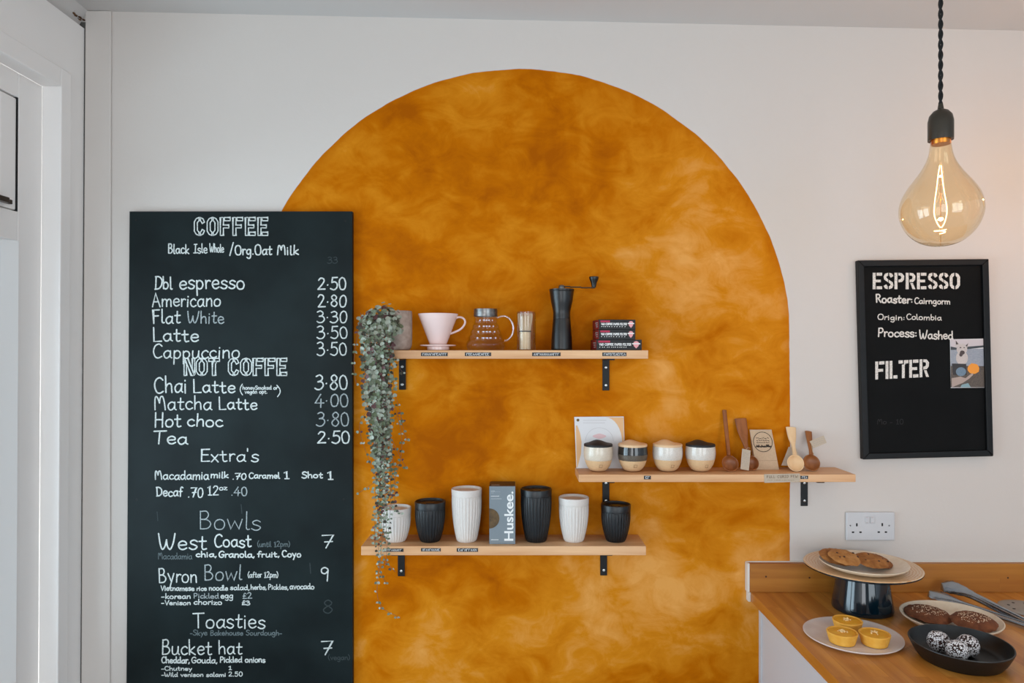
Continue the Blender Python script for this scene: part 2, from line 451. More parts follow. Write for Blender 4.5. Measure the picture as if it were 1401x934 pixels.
def smoothpts(pts, n=6, closed=False):
    """Catmull-Rom through points of any dimension"""
    P = [Vector(p) for p in pts]; m = len(P); out = []
    for i in range(m - 1 if not closed else m):
        p0 = P[i - 1] if (i > 0 or closed) else P[i]; p1 = P[i]; p2 = P[(i + 1) % m]
        p3 = P[(i + 2) % m] if (i + 2 < m or closed) else p2
        for k in range(n):
            t = k / n
            out.append(.5 * ((2 * p1) + (p2 - p0) * t + (2 * p0 - 5 * p1 + 4 * p2 - p3) * t * t + (3 * p1 - p0 - 3 * p2 + p3) * t ** 3))
    if not closed: out.append(P[-1])
    return out


# ---------------------------------------------------------------- handwriting: stroke alphabet (hundredths of cap height)
GL = {
 'a': (55, 'c 45,48 30,56 12,45 5,25 14,3 28,2 42,18 47,38|l 47,55 46,8 55,2'), 'b': (52, 'l 8,100 8,2|c 8,38 22,54 40,48 47,28 38,6 22,0 8,12'),
 'c': (46, 'c 44,46 30,56 12,46 5,26 14,5 30,0 46,9'), 'd': (56, 'c 46,44 30,55 12,46 5,26 14,4 28,2 44,20|l 47,100 47,12 56,0'),
 'e': (50, 'c 6,28 24,29 44,32 42,48 26,56 10,46 5,26 14,5 30,0 47,10'), 'f': (40, 'c 40,92 28,100 18,90 16,70 16,0|l 2,52 34,54'),
 'g': (54, 'c 45,48 30,56 12,46 5,28 14,8 28,6 42,22 46,40|c 47,55 47,10 44,-25 28,-38 8,-28'), 'h': (52, 'l 8,100 8,0|c 8,30 20,50 36,54 44,40 45,20 46,0'),
 'i': (20, 'l 9,55 9,0|l 9,76 9,79'), 'j': (20, 'l 9,55 9,-30|l 9,76 9,79'), 'k': (50, 'l 8,100 8,0|l 42,52 10,24 46,0'), 'l': (22, 'c 8,100 8,50 8,10 14,0 22,2'),
 'm': (80, 'l 8,55 8,0|c 8,30 18,50 32,54 40,40 40,20 40,0|c 40,30 50,50 64,54 72,40 72,20 73,0'), 'n': (52, 'l 8,55 8,0|c 8,30 20,50 36,54 44,40 45,20 46,0'),
 'o': (54, 'c 28,56 12,48 5,27 12,5 28,0 43,6 50,28 43,49 28,56'), 'p': (52, 'l 8,55 8,-42|c 8,40 22,55 40,49 47,28 38,6 22,0 8,12'),
 'r': (36, 'l 8,55 8,0|c 8,30 16,48 28,55 37,50'), 's': (44, 'c 42,48 26,57 9,48 12,34 30,26 42,16 34,2 18,-1 3,8'),
 't': (42, 'c 18,86 18,40 18,12 26,0 40,5|l 2,55 38,57'), 'u': (54, 'c 8,55 7,25 12,4 26,0 40,12 45,35|l 46,55 46,10 54,0'), 'v': (48, 'l 4,55 24,0 45,55'),
 'w': (72, 'l 4,55 18,0 36,45 54,0 70,55'), 'x': (46, 'l 4,55 42,0|l 42,55 4,0'), 'y': (50, 'l 5,55 26,8|l 47,55 14,-40'), 'z': (44, 'l 4,54 40,54 4,0 42,1'),
 'A': (60, 'l 2,0 30,100 58,0|l 12,36 48,38'), 'B': (58, 'l 8,100 8,0|c 8,98 34,100 44,80 34,58 10,54|c 10,54 40,50 54,28 40,4 8,0'),
 'C': (60, 'c 58,86 40,101 16,88 5,50 16,10 36,0 58,12'), 'D': (62, 'l 10,100 10,0|c 4,98 34,98 58,74 58,34 38,6 4,0'),
 'E': (54, 'l 52,100 8,98 8,0 54,2|l 8,54 44,54'), 'F': (50, 'l 50,100 8,98 8,0|l 8,54 42,56'),
 'G': (64, 'c 58,86 40,101 16,88 5,50 16,10 36,0 56,14 58,44|l 36,44 62,44'), 'H': (60, 'l 8,100 8,0|l 52,100 52,0|l 8,52 52,52'),
 'I': (44, 'l 4,98 40,100|l 22,98 22,0|l 2,0 42,2'), 'K': (56, 'l 8,100 8,0|l 50,98 10,46 54,0'), 'L': (54, 'l 8,100 8,0 52,2'),
 'M': (76, 'c 6,0 8,60 14,96 26,90 36,50|c 36,50 44,92 58,98 66,60 70,0'), 'N': (60, 'l 8,0 8,100 52,0 52,100'),
 'O': (70, 'c 36,100 14,88 5,50 14,10 36,0 58,10 66,50 58,88 36,100'), 'P': (54, 'l 8,100 8,0|c 8,98 36,100 50,76 36,50 8,46'),
 'R': (56, 'l 8,100 8,0|c 8,98 36,100 48,78 34,54 8,50|l 26,50 54,0'), 'S': (56, 'c 54,88 32,102 10,90 10,68 32,52 52,34 46,8 24,-2 2,12'),
 'T': (62, 'l 0,97 64,100|l 30,98 28,0'), 'U': (58, 'c 8,100 8,30 26,0 46,14 50,50|l 51,100 51,0'), 'V': (58, 'l 2,100 28,0 56,100'), 'W': (92, 'c 4,100 12,30 22,0 36,20 44,60|c 44,60 48,20 62,0 78,40 88,100'),
 'Y': (56, 'l 2,100 28,50 28,0|l 54,100 28,50'), '0': (58, 'c 30,100 12,84 6,48 14,8 30,0 46,10 54,50 46,88 30,100'), '1': (42, 'l 6,80 24,100 24,0|l 8,0 40,0'),
 '2': (58, 'c 6,82 20,100 42,94 46,72 30,40 4,2|l 4,2 56,4'), '3': (58, 'c 6,92 28,102 46,86 40,64 18,54|c 18,54 44,52 54,28 40,4 18,-2 0,8'),
 '4': (60, 'l 38,100 2,30 58,32|l 40,62 38,-4'), '5': (56, 'l 50,100 14,98 10,58|c 10,58 32,64 50,46 48,16 28,-2 2,8'), '6': (56, 'c 44,98 16,70 6,30 20,0 46,10 50,38 30,52 8,34'),
 '7': (58, 'l 2,96 54,100 24,0|l 16,46 52,50'), '8': (56, 'c 46,84 28,101 10,86 14,66 34,50 50,26 34,0 12,8 6,28 22,50 42,66 46,84'),
 '9': (52, 'c 46,78 28,56 8,64 6,88 24,102 44,90 46,70|l 46,80 42,0'), '.': (22, 'l 9,3 11,5'), ',': (22, 'l 12,8 5,-14'), '/': (44, 'l 4,-8 40,108'),
 '(': (30, 'c 28,106 10,70 8,30 26,-10'), ')': (30, 'c 2,106 20,70 22,30 4,-10'), '-': (42, 'l 4,30 36,31'), "'": (16, 'l 8,104 7,84'), ':': (24, 'l 10,12 11,14|l 10,46 11,48'),
 '*': (24, 'l 10,40 12,42'), '£': (56, 'c 48,84 32,100 18,84 20,40 6,2|l 6,2 52,4|l 6,46 40,48'), '_': (34, ''), ' ': (34, ''),
}


def strokes(ch):
    w, s = GL[ch]; out = []
    for part in s.split('|'):
        if not part: continue
        k, *pp = part.split(); pts = [tuple(float(a) / 100 for a in q.split(',')) for q in pp]
        out.append((k, pts))
    return w / 100, out


def write(mb, text, x0, x1, zb, cap, w, y, slope=0.0, jit=.03, track=.07, vert=False, rng=None):
    """handwritten line between x0 and x1 on baseline zb (metres); vert writes it bottom-to-top"""
    rng = rng or random.Random(text); adv = 0; items = []
    for ch in text:
        gw, st = strokes(ch); items.append((adv, st)); adv += gw + track
    adv -= track; sx = (x1 - x0) / adv
    for ox, st in items:
        dz = rng.uniform(-jit, jit) * cap; sc = 1 + rng.uniform(-jit, jit) * 1.5; sh = rng.uniform(-jit, jit) * 1.5
        for k, pts in st:
            q = [((ox + px + sh * pz) * sx, pz * cap * sc + dz) for px, pz in pts]
            q = [tuple(v) for v in smoothpts([(a, b, 0) for a, b in q], 5)] if k == 'c' else [(a, b, 0) for a, b in q]
            if vert: q = [(zb - b, x0 + a) for a, b, _ in q]
            else: q = [(x0 + a, zb + b + slope * a) for a, b, _ in q]
            mb.ribbon(q, w, y)
    return mb


_CL = [(28, 0), (12, 6), (0, 24), (0, 76), (12, 94), (28, 100), (28, 82), (18, 72), (18, 28), (28, 18)]
_mx = lambda p: [(64 - x, z) for x, z in p]
_my = lambda p: [(x, 100 - z) for x, z in p]
_r2 = lambda p: [(60 - x, 100 - z) for x, z in p]
_SU = [(28, 100), (8, 94), (0, 76), (4, 58), (28, 42), (28, 60), (18, 69), (18, 76), (28, 83)]
_SR = [(35, 100), (52, 95), (60, 80), (44, 70), (35, 83)]
_CU = [(36, 100), (52, 92), (60, 74), (46, 66), (42, 76), (36, 82)]
_ST = [(0, 0), (18, 0), (18, 42), (50, 42), (50, 58), (18, 58), (18, 100), (0, 100)]
_BO = [(24, 100), (46, 97), (60, 80), (58, 58), (46, 44), (24, 42), (24, 58), (38, 61), (42, 72), (38, 82), (24, 84)]
STN = {'C': (62, [_CL, _CU, _my(_CU)]), 'O': (64, [_CL, _mx(_CL)]), 'F': (60, [_ST, [(24, 82), (58, 82), (58, 100), (24, 100)]]),
       'E': (60, [_ST, [(24, 82), (58, 82), (58, 100), (24, 100)], [(24, 0), (58, 0), (58, 18), (24, 18)]]),
       'N': (62, [[(0, 0), (14, 0), (14, 66), (0, 94)], [(4, 100), (22, 100), (60, 0), (42, 0)], [(48, 36), (62, 6), (62, 100), (48, 100)]]),
       'T': (62, [[(0, 82), (27, 82), (27, 100), (0, 100)], [(21, 0), (39, 0), (39, 76), (34, 76), (34, 100), (62, 100), (62, 82), (45, 82), (45, 76), (21, 76)]]),
       'S': (60, [_SU, _SR, _r2(_SU), _r2(_SR)]), 'P': (62, [[(0, 0), (18, 0), (18, 100), (0, 100)], _BO]),
       'R': (62, [[(0, 0), (18, 0), (18, 100), (0, 100)], _BO, [(28, 38), (44, 38), (60, 0), (42, 0)]]), 'I': (20, [[(0, 0), (18, 0), (18, 100), (0, 100)]]),
       'L': (52, [[(0, 0), (18, 0), (18, 100), (0, 100)], [(24, 0), (50, 0), (50, 18), (24, 18)]]), ' ': (34, [])}


def stencil(mb, text, x0, x1, zb, cap, y, outline=None, slope=0, track=12):
    adv = 0; it = []
    for ch in text: w, pl = STN[ch]; it.append((adv, pl)); adv += w + track
    adv -= track; sx = (x1 - x0) / adv
    for ox, pl in it:
        for poly in pl:
            q = [(x0 + (ox + a) * sx, zb + b / 100 * cap + slope * (ox + a) * sx) for a, b in poly]
            if outline:
                q2 = q + [q[0]]; dense = []
                for a, b in zip(q2, q2[1:]): dense += [a, (a[0] * .5 + b[0] * .5, a[1] * .5 + b[1] * .5)]
                mb.ribbon(dense + [q[0]], outline, y)
            else:
                a = sum(q[i][0] * q[(i + 1) % len(q)][1] - q[(i + 1) % len(q)][0] * q[i][1] for i in range(len(q)))
                if a < 0: q = q[::-1]
                mb.add([(u, y, v) for u, v in q], [list(range(len(q)))])
    return mb


# ================================================================ the room
XL, XR, YF = -1.311, 3.1, -4.3
mb = MB()
mb.add([(XL - .5, 0, -.02), (XR, 0, -.02), (XR, 0, 2.9), (XL - .5, 0, 2.9), (XL - .5, .12, -.02), (XR, .12, -.02), (XR, .12, 2.9), (XL - .5, .12, 2.9)],
       [(0, 1, 2, 3), (5, 4, 7, 6), (4, 0, 3, 7), (1, 5, 6, 2), (3, 2, 6, 7), (4, 5, 1, 0)])
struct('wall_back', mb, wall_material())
mb = MB().box((XL - .5, YF - .2, -.1), (XR + .1, .12, 0)); struct('floor', mb, FLOORM)
# ceiling, falling slightly to the right
zcl = lambda x: EYE + 1.0356 - .021 * (x + 1.311)
mb = MB(); xa, xb = XL - .5, XR + .1
mb.add([(xa, YF - .2, zcl(xa)), (xb, YF - .2, zcl(xb)), (xb, .12, zcl(xb)), (xa, .12, zcl(xa)), (xa, YF - .2, 2.95), (xb, YF - .2, 2.95), (xb, .12, 2.95), (xa, .12, 2.95)],
       [(0, 3, 2, 1), (4, 5, 6, 7), (0, 1, 5, 4), (1, 2, 6, 5), (2, 3, 7, 6), (3, 0, 4, 7)])
struct('ceiling', mb, CEIL)
mb = MB().box((XR, YF - .2, 0), (XR + .1, .12, 2.9)); struct('wall_right', mb, COOLW)
# shop front behind the camera, with two window openings
mb = MB()
for x0, x1, z0, z1 in ((XL - .5, -1.2, 0, 2.9), (-.04, .9, 0, 2.9), (2.8, XR + .1, 0, 2.9), (-1.2, -.04, 0, .45), (-1.2, -.04, 2.35, 2.9), (.9, 2.8, 0, .45), (.9, 2.8, 2.35, 2.9)):
    mb.box((x0, YF, z0), (x1, YF + .06, z1))
struct('wall_front', mb, WHITE)

# left wall: plain panel, stopping short of the ceiling, around one long window
PIV = Vector((XL - .0027, 0, EYE)); LEAN = RAD(.35)
TW0, TW1 = .132 * SF, 1.85                        # window opening along the wall
ZT, ZB = EYE + .760, EYE - .98               # top and sill of the opening
mb = MB()
mb.box((XL, -TW0 + .02, 0), (XL - .046, -.004, EYE + .98))
mb.box((XL, -TW1 - .02, ZT + .02), (XL - .046, -TW0 + .02, EYE + .98))
mb.box((XL, -TW1 - .02, 0), (XL - .046, -TW0 + .02, ZB - .02))
mb.box((XL, YF, 0), (XL - .046, -TW1 - .02, EYE + .98))
wl = struct('wall_left', mb, UPVC, origin=Vector((XL, 0, EYE))); wl.location = PIV; wl.rotation_euler.y = LEAN
# sloped plaster fillet between that panel and the ceiling, stained brown in the corner
mb = MB(); xo = XL - .03
mb.prism([(xo, EYE + .96), (xo - .05, EYE + .96), (xo - .05, EYE + 1.06), (XL + .02, EYE + 1.06), (XL + .012, EYE + 1.034)], YF, -.0)
struct('trim_1', mb, CEIL)
mb = MB()
for k in range(90):
    f = 1 - random.random() ** 1.2; yy = -.008 - .11 * (1 - f) * SF; w_ = .25 + .75 * f
    mb.blob((XL + random.uniform(-.030, .006) * w_ - .004, yy + random.uniform(-.008, .008), EYE + 1.030 - random.uniform(0, .030) * f - .004), random.uniform(.0018, .0048), k, .6, 2.4, (1, 1.4, .6), 8, 5)
tag(obj('plaster_stain', mb, STAIN), 'brown crumbling damp stain at the corner of ceiling and left wall', 'stain')
# flat casing strip on the back wall beside the corner
mb = MB(); zt = EYE + 1.034
mb.prism([(at(110.6, 0, 0).x, 0), (at(151, 0, 0).x, 0), (at(153.5, 0, 0).x, zt), (at(118.2, 0, 0).x, zt)], -.006, 0)
struct('trim_2', mb, WHITE, bevel=.004)
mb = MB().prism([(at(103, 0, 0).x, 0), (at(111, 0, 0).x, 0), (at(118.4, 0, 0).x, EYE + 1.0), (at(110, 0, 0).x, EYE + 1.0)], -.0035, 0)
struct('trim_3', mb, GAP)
# window: casing, reveal, fixed frame, top sash, lower pane
win = bpy.data.objects.new('window_1', None); COL.objects.link(win); win.location = PIV; win['_w'] = (XL, 0, EYE); win['kind'] = 'structure'
win.rotation_euler.y = LEAN


def frame(x0, x1, t0, t1, z0, z1, wt, wz0, wz1):
    m = MB(); m.box((x0, -t0, z0), (x1, -t0 - wt, z1)); m.box((x0, -t1 + wt, z0), (x1, -t1, z1))
    m.box((x0, -t0 - wt, z1 - wz1), (x1, -t1 + wt, z1)); m.box((x0, -t0 - wt, z0), (x1, -t1 + wt, z0 + wz0)); return m


obj('casing', frame(XL + .008, XL - .048, TW0 - .05 * SF, TW1 + .05, ZB - .05, ZT + .054, .05 * SF, .05, .054), UPVC, win, 0, .003)
XF = -1.3575
m = frame(XF, XF - .07, TW0, TW1, ZB, ZT, .104 * SF, .08, .067); m.box((XF, -TW0 - .104 * SF, EYE + .302), (XF - .07, -TW1 + .104 * SF, EYE + .382))
m.box((XF, -1.02, ZB + .08), (XF - .07, -1.1, ZT - .067))
obj('window_frame', m, UPVC, win, 0, .003)
t0, t1 = TW0 + .107 * SF, 1.02
s = obj('window_sash', frame(XF - .003, XF - .05, t0, t1 - .003, EYE + .385, ZT - .070, .062, .062, .05), UPVC, win, 0, .004)
m = MB().box((XF - .02, -t0 - .05, EYE + .43), (XF - .026, -t1 + .05, ZT - .11)); obj('window_pane', m, PANE, s, 0)
m = MB().box((XF - .001, -TW0 - .1035 * SF, EYE + .3825), (XF - .06, -TW0 - .1085 * SF, ZT - .0672)); obj('rubber_seal', m, HOLE, win, 0)
h0 = Vector((XF + .004, -t0 - .038, EYE + .393))
m = MB().box(h0, h0 + Vector((.012, -.09, .012))); m.box(h0 + Vector((.010, -.03, -.002)), h0 + Vector((.026, -.16, .012))); obj('window_handle', m, GRMET, win, 0, .002)
m = frame(XF - .021, XF - .05, TW0 + .104 * SF, 1.02, ZB + .08, EYE + .302, .030, .04, .018); 
ta, tb_ = TW0 + .104 * SF, TW0 + .104 * SF + .036
m.add([(XF + .003, -ta, ZB + .08), (XF - .020, -tb_, ZB + .08), (XF - .05, -tb_, ZB + .08), (XF - .05, -ta, ZB + .08), (XF + .003, -ta, EYE + .302), (XF - .020, -tb_, EYE + .302), (XF - .05, -tb_, EYE + .302), (XF - .05, -ta, EYE + .302)],
      [(0, 1, 2, 3), (7, 6, 5, 4), (0, 4, 5, 1), (1, 5, 6, 2), (2, 6, 7, 3), (3, 7, 4, 0)])
b = obj('glazing_bead', m, WHITEP, win, 0)
m = MB().box((XF - .0065, -TW0 - .1042 * SF, ZB + .08), (XF - .0105, -TW0 - .1065 * SF, EYE + .302)); obj('glazing_gasket', m, BLACKM, win, 0)
m = MB().box((XF - .024, -TW0 - .14 * SF, ZB + .1), (XF - .03, -1.0, EYE + .292)); obj('window_pane', m, PANE, win, 0)
m = frame(XF - .022, XF - .032, TW0 + .104 * SF + .034, 1.0, ZB + .12, EYE + .284, .026, .02, .012); obj('spacer_bar', m, plain('blue_grey_spacer', S(186, 214, 222), .3), win, 0)
m = MB().box((XF - .006, -1.1, ZB + .08), (XF - .05, -TW1 + .1, ZT - .067)); obj('window_pane', m, PANE, win, 0)

# ================================================================ menu chalkboard
TB = .018
c = [at(177, 289, TB), at(482, 289, TB)]
cb = [at(172, 1045, TB), at(482.5, 1045, TB)]
menu = thing('menu_board', (c[0].x, 0, cb[0].z), 'tall dark green chalkboard with the handwritten coffee and food menu', 'chalkboard')
mb = MB().prism([(p.x, p.z) for p in (c[0], c[1], cb[1], cb[0])], -TB, -.0005)
obj('board_panel', mb, BOARDM, menu, 0, .0012)
mb = MB()
for p in ((187, 683), (470, 683), (186, 301), (472, 302)):
    q = at(p[0], p[1], TB); mb.tube([(q.x, -TB - .0012, q.z), (q.x, -TB + .004, q.z)], .003, 10)
    obj('screw', mb, BLACKM, menu); mb = MB()
yb = -TB - .0007
kb = kk(TB)


def line(root, t, text, x0, x1, py, cap, w, mat, y, slope=0, jit=.035, name='chalk_lettering', track=.07):
    cap *= .84 if cap <= 10 else .95
    a = at(x0, py, t); b2 = at(x1, py, t); m = MB()
    write(m, text, a.x, b2.x, a.z, cap * kk(t), w * .88 * kk(t), y, -slope, jit, track)
    return obj(name, m, mat, root, 0)


def sten(root, t, text, x0, x1, py, cap, mat, y, outline=None, slope=0, track=12):
    a = at(x0, py, t); b2 = at(x1, py, t); m = MB()
    stencil(m, text, a.x, b2.x, a.z, cap * kk(t), y, outline and outline * kk(t), -slope, track)
    return obj('chalk_lettering', m, mat, root, 0)


sten(menu, TB, 'COFFEE', 266, 367, 322, 24.5, CH1, yb, 1.5, track=14)
sten(menu, TB, 'NOT COFFE', 252, 393, 513.5, 23.5, CH1, yb, 1.5, track=9)
for a in (('Black', 230, 259, 346.5, 13, 1.9, CH1), ('Isle', 265, 284, 346, 13, 1.7, CH1), ('Whole', 287, 306.5, 345, 12, 1.5, CH1), ('/', 314, 320, 348, 16, 2, CH1), ('Org.Oat', 321.5, 372, 348.5, 14, 2.1, CH1), ('Milk', 379, 409, 348, 13, 2.1, CH1),
          ('Dbl', 211.5, 236, 395, 18, 2.2, CH1), ('espresso', 245, 335, 395, 21, 2.3, CH1), ('2*50', 434.5, 474, 396, 17, 2.2, CH1),
          ('Americano', 208.5, 302, 419, 19, 2.1, CH1), ('2*80', 435, 474, 419.5, 17, 2.1, CH1),
          ('Flat', 209, 247, 442, 19, 2.2, CH1), ('White', 256, 307, 442, 17, 1.9, CH2), ('3*30', 434, 475, 441, 16, 2, CH1),
          ('Latte', 209, 272, 467, 19, 2.3, CH1), ('3*50', 434, 476, 463, 17, 2, CH1),
          ('Cappuccino', 209, 328, 489.5, 19, 2.1, CH1), ('3*50', 434, 475, 486, 18, 2, CH1),
          ('Chai', 211, 256, 537, 23, 2.3, CH1), ('Latte', 264, 322, 537, 18, 2.3, CH1), ('(', 328, 332.5, 539, 13, 1.5, CH1), (')', 379, 385, 541, 15, 1.5, CH1),
          ('3*80', 431, 476, 532, 20, 2.2, CH1),
          ('Matcha', 211, 290, 560, 20, 2.1, CH1), ('Latte', 299, 352, 560, 17, 2.2, CH1), ('4*00', 431, 477, 556, 18, 2, CH2),
          ('Hot', 211, 248, 584, 20, 2.3, CH1), ('choc', 256, 305, 583, 17, 2.3, CH1), ('3*80', 433, 478, 582, 19, 1.9, CH2),
          ('Tea', 210, 257, 607, 19, 2.3, CH1), ('2*50', 434, 479, 606, 17, 2.2, CH1),
          ("Extra's", 274, 354, 631, 18, 2, CH1),
          ('Macadamia', 212, 286, 655.5, 12, 1.9, CH1), ('milk', 288, 313, 653.5, 10, 1.9, CH1), ('.70', 318, 337, 655.5, 10, 1.8, CH1), ('Caramel', 340.5, 383, 654, 9.5, 1.8, CH1), ('1', 388.5, 396, 654.5, 11, 1.8, CH1), ('Shot', 413, 441.5, 653.5, 10, 2, CH1), ('1', 448, 456, 655.5, 12, 2, CH1),
          ('Decaf', 214, 250, 678.5, 13, 2, CH1), ('.70', 257, 278, 680, 14, 1.9, CH1), ('12', 284, 299, 677, 13, 1.7, CH1), ('oz', 300, 311, 670, 8, 1.5, CH1), ('.40', 316, 338.5, 677.5, 12, 1.7, CH2),
          ('Bowls', 272, 357, 724, 25, 1.6, CH2),
          ('West', 216.5, 283, 751.5, 22, 2.3, CH1), ('Coast', 293, 344, 748, 18, 2.3, CH1), ('(until 12pm)', 352, 397, 747.5, 9, 1.1, CH3), ('7', 439, 456, 749.5, 18, 1.9, CH1),
          ('Macadamia', 216.5, 263, 764.5, 10, 1.1, CH3), ('chia,', 268, 297, 761.5, 9, 2, CH1), ('Granola,', 299, 349, 762, 10, 2, CH1), ('fruit,', 352, 383, 761.5, 9, 1.9, CH1), ('Coyo', 386, 412, 761.5, 10, 2, CH1),
          ('Byron', 217, 270, 796, 21, 2, CH1), ('Bowl', 279, 331, 793, 22, 1.8, CH2), ('(after 12pm)', 339, 381, 789.5, 9, 1.3, CH1), ('9', 438.5, 450, 794, 20, 2, CH1),
          ('Vietnamese', 220, 266, 807.5, 8, 1.6, CH1), ('rice', 269, 283, 807.5, 7, 1.5, CH1), ('noodle', 286, 312, 807, 8, 1.5, CH1), ('salad,', 315, 342, 806.5, 8, 1.5, CH1), ('herbs,', 343, 365, 806, 8, 1.4, CH1), ('Pickles,', 367, 395, 806, 8, 1.4, CH1), ('avocado', 396.5, 430, 805.5, 9, 1.6, CH1),
          ('-korean', 221, 261, 818.5, 8, 1.6, CH1), ('Pickled', 265, 299.5, 818, 8, 1.3, CH2), ('egg', 302, 319, 818, 9.5, 1.5, CH1), ('£2', 332, 345, 818.3, 9, 1.4, CH2),
          ('-Venison', 221, 261, 827, 7, 1.6, CH1), ('chorizo', 265, 304, 826.5, 8, 1.6, CH1), ('£3', 331, 342.5, 827, 6.2, 1.5, CH1),
          ('Toasties', 265, 363, 858.5, 22, 2.1, CH1), ('-Skye Bakehouse Sourdough-', 260, 386, 868.5, 8, 1.3, CH3),
          ('Bucket', 221, 290, 895, 21, 2.1, CH1), ('hat', 298.5, 331.5, 894.5, 19, 2, CH1), ('7', 438, 455, 895.5, 19, 2, CH1),
          ('Cheddar,', 221, 260, 906.5, 10, 1.9, CH1), ('Gouda,', 262, 298, 906.5, 9.5, 1.7, CH1), ('Pickled onions', 301, 363, 905.5, 9, 1.7, CH1),
          ('-Chutney', 221, 263, 916.5, 6.5, 1.4, CH1), ('1', 313, 317, 915.5, 6, 1.4, CH1), ('-Wild venison salami', 221, 309, 925, 6.5, 1.4, CH1), ('2.50', 313, 332, 924.5, 7, 1.3, CH1),
          ('-8oz bowl of soup', 221, 300, 938, 7, 1.4, CH2)):
    if a[0].startswith('-8oz'): continue
    line(menu, TB, *a, yb)
line(menu, TB, 'honeySmoked or', 332, 380, 532.5, 6, 1.2, CH1, yb)
line(menu, TB, 'vegan opt.', 335, 366, 538, 6, 1.2, CH1, yb)
for a in (('(vegan)', 449, 479, 902, 8, 1.2), ('8', 441, 456, 838, 18, 1.6), ('33', 448, 462, 360, 10, 1)):
    line(menu, TB, *a, CH0, yb)
mb = MB()                                                       # rubbed-out smears
for (x0, y0, x1, y1) in ((215, 700, 216, 712), (330, 690, 331, 702), (424, 770, 425, 784), (246, 806, 262, 803)):
    a, b2 = at(x0, y0, TB), at(x1, y1, TB); mb = MB().ribbon([(a.x, a.z), ((a.x + b2.x) / 2, (a.z + b2.z) / 2 + .002), (b2.x, b2.z)], .0025, yb + .0003); obj('chalk_smear', mb, CH0, menu, 0)

# ================================================================ espresso board with framed edge
TE = .02
E4 = [at(1174, 356, TE), at(1353, 354, TE), at(1359.5, 624, TE), at(1181, 628.5, TE)]
esp = thing('notice_board', (E4[3].x, 0, E4[3].z), 'black framed noticeboard lettered espresso and filter on the white wall', 'chalkboard')
ce = sum(E4, Vector()) / 4
inner = []
for p in E4:
    d = p - ce; inner.append(ce + Vector((d.x * (1 - .0185 / abs(d.x)), d.y, d.z * (1 - .0185 / abs(d.z)))))
mb = MB().prism([(p.x, p.z) for p in inner], -.011, -.001); obj('board_panel', mb, BLACKB, esp, 0)
mb = MB()
for i in range(4):
    j = (i + 1) % 4; mb.prism([(E4[i].x, E4[i].z), (E4[j].x, E4[j].z), (inner[j].x, inner[j].z), (inner[i].x, inner[i].z)], -TE, -.0008)
obj('frame', mb, BLACKW, esp, 0, .002)
TE2 = .0117; ye = -TE2
sten(esp, TE2, 'ESPRESSO', 1194, 1313.5, 395.5, 22.5, STEN, ye, slope=0, track=7)
sten(esp, TE2, 'FILTER', 1197.5, 1271.5, 519, 24.5, STEN, ye, slope=-.05, track=5)
for a in (('Roaster:', 1198.5, 1249, 413.5, 11, 2.2, STEN), ('Cairngorm', 1251, 1300, 415, 9.5, 1.6, STEN), ('Origin:', 1200.5, 1238, 437, 8.5, 1.5, STEN), ('Colombia', 1240, 1288, 437, 9, 1.4, STEN), ('Process:', 1201, 1255, 460, 12, 2.1, STEN), ('Washed', 1257.5, 1304, 463, 12, 2, STEN)):
    line(esp, TE2, *a, ye, slope=.02)
line(esp, TE2, 'Mo - 10', 1200, 1236, 580, 8, 1, plain('ghost_pen', S(34, 33, 33), .8), ye)

# photo print of a dog by a lake
TP = .0135
pr = thing('photo_print', (at(1324, 530, TP).x, -TE2, at(1324, 531, TP).z), 'small photo print of a pale dog by a lake pinned to the espresso noticeboard', 'photo')
Pq = lambda px, py: (at(px, py, TP).x, at(px, py, TP).z)
obj('paper', MB().prism([Pq(1300, 464), Pq(1348.5, 463), Pq(1349, 530), Pq(1301, 530.5)], -.0135, -.0122), CARD, pr, 0)
# picture layers; px frame of the zoomed print: u 110..650, v 95..830
U = lambda u, v: Pq(1300.4 + (u - 110) / 540 * 48.2, 464 + (v - 95) / 738 * 66)


def layer(name, polys, mat, y):
    m = MB()
    for kp, p in enumerate(polys):
        y -= 3e-5; q = [U(*a) for a in p]
        ar = sum(q[i][0] * q[(i + 1) % len(q)][1] - q[(i + 1) % len(q)][0] * q[i][1] for i in range(len(q)))
        if ar < 0: q = q[::-1]
        m.add([(a, y, b2) for a, b2 in q], [list(range(len(q)))])
    return obj(name, m, mat, pr, 0)


def oval(u, v, ru, rv, n=18, rot=0): return [(u + ru * cos(2 * pi * i / n) * cos(rot) - rv * sin(2 * pi * i / n) * sin(rot), v + ru * cos(2 * pi * i / n) * sin(rot) + rv * sin(2 * pi * i / n) * cos(rot)) for i in range(n)]


y0 = -.01355
layer('printed_sky', [[(112, 97), (648, 97), (648, 200), (112, 220)]], plain('print_sky', S(200, 190, 192), .5), y0)
layer('printed_lake', [[(112, 250), (648, 235), (648, 510), (112, 500)]], plain('print_lake', S(134, 140, 152), .5, col2=S(160, 164, 172), scale=900, stretch=(.2, 1, 2)), y0)
layer('printed_shore', [[(112, 500), (648, 505), (648, 830), (112, 830)]], plain('print_shore', S(48, 40, 36), .5, col2=S(112, 98, 86), scale=900), y0)
layer('printed_hills', [[(112, 205), (200, 222), (648, 185), (648, 215), (360, 248), (112, 258)]], plain('print_hills', S(58, 62, 66), .5), y0 - .0001)
DOGW, DOGG = plain('print_dog', S(206, 196, 190), .5, col2=S(184, 172, 168), scale=600), plain('print_dog_dark', S(70, 56, 54), .5)
layer('printed_dog', [oval(285, 380, 92, 110), oval(285, 245, 82, 85), [(190, 210), (185, 105), (245, 170)], [(335, 200), (385, 150), (370, 220)]], DOGW, y0 - .0002)
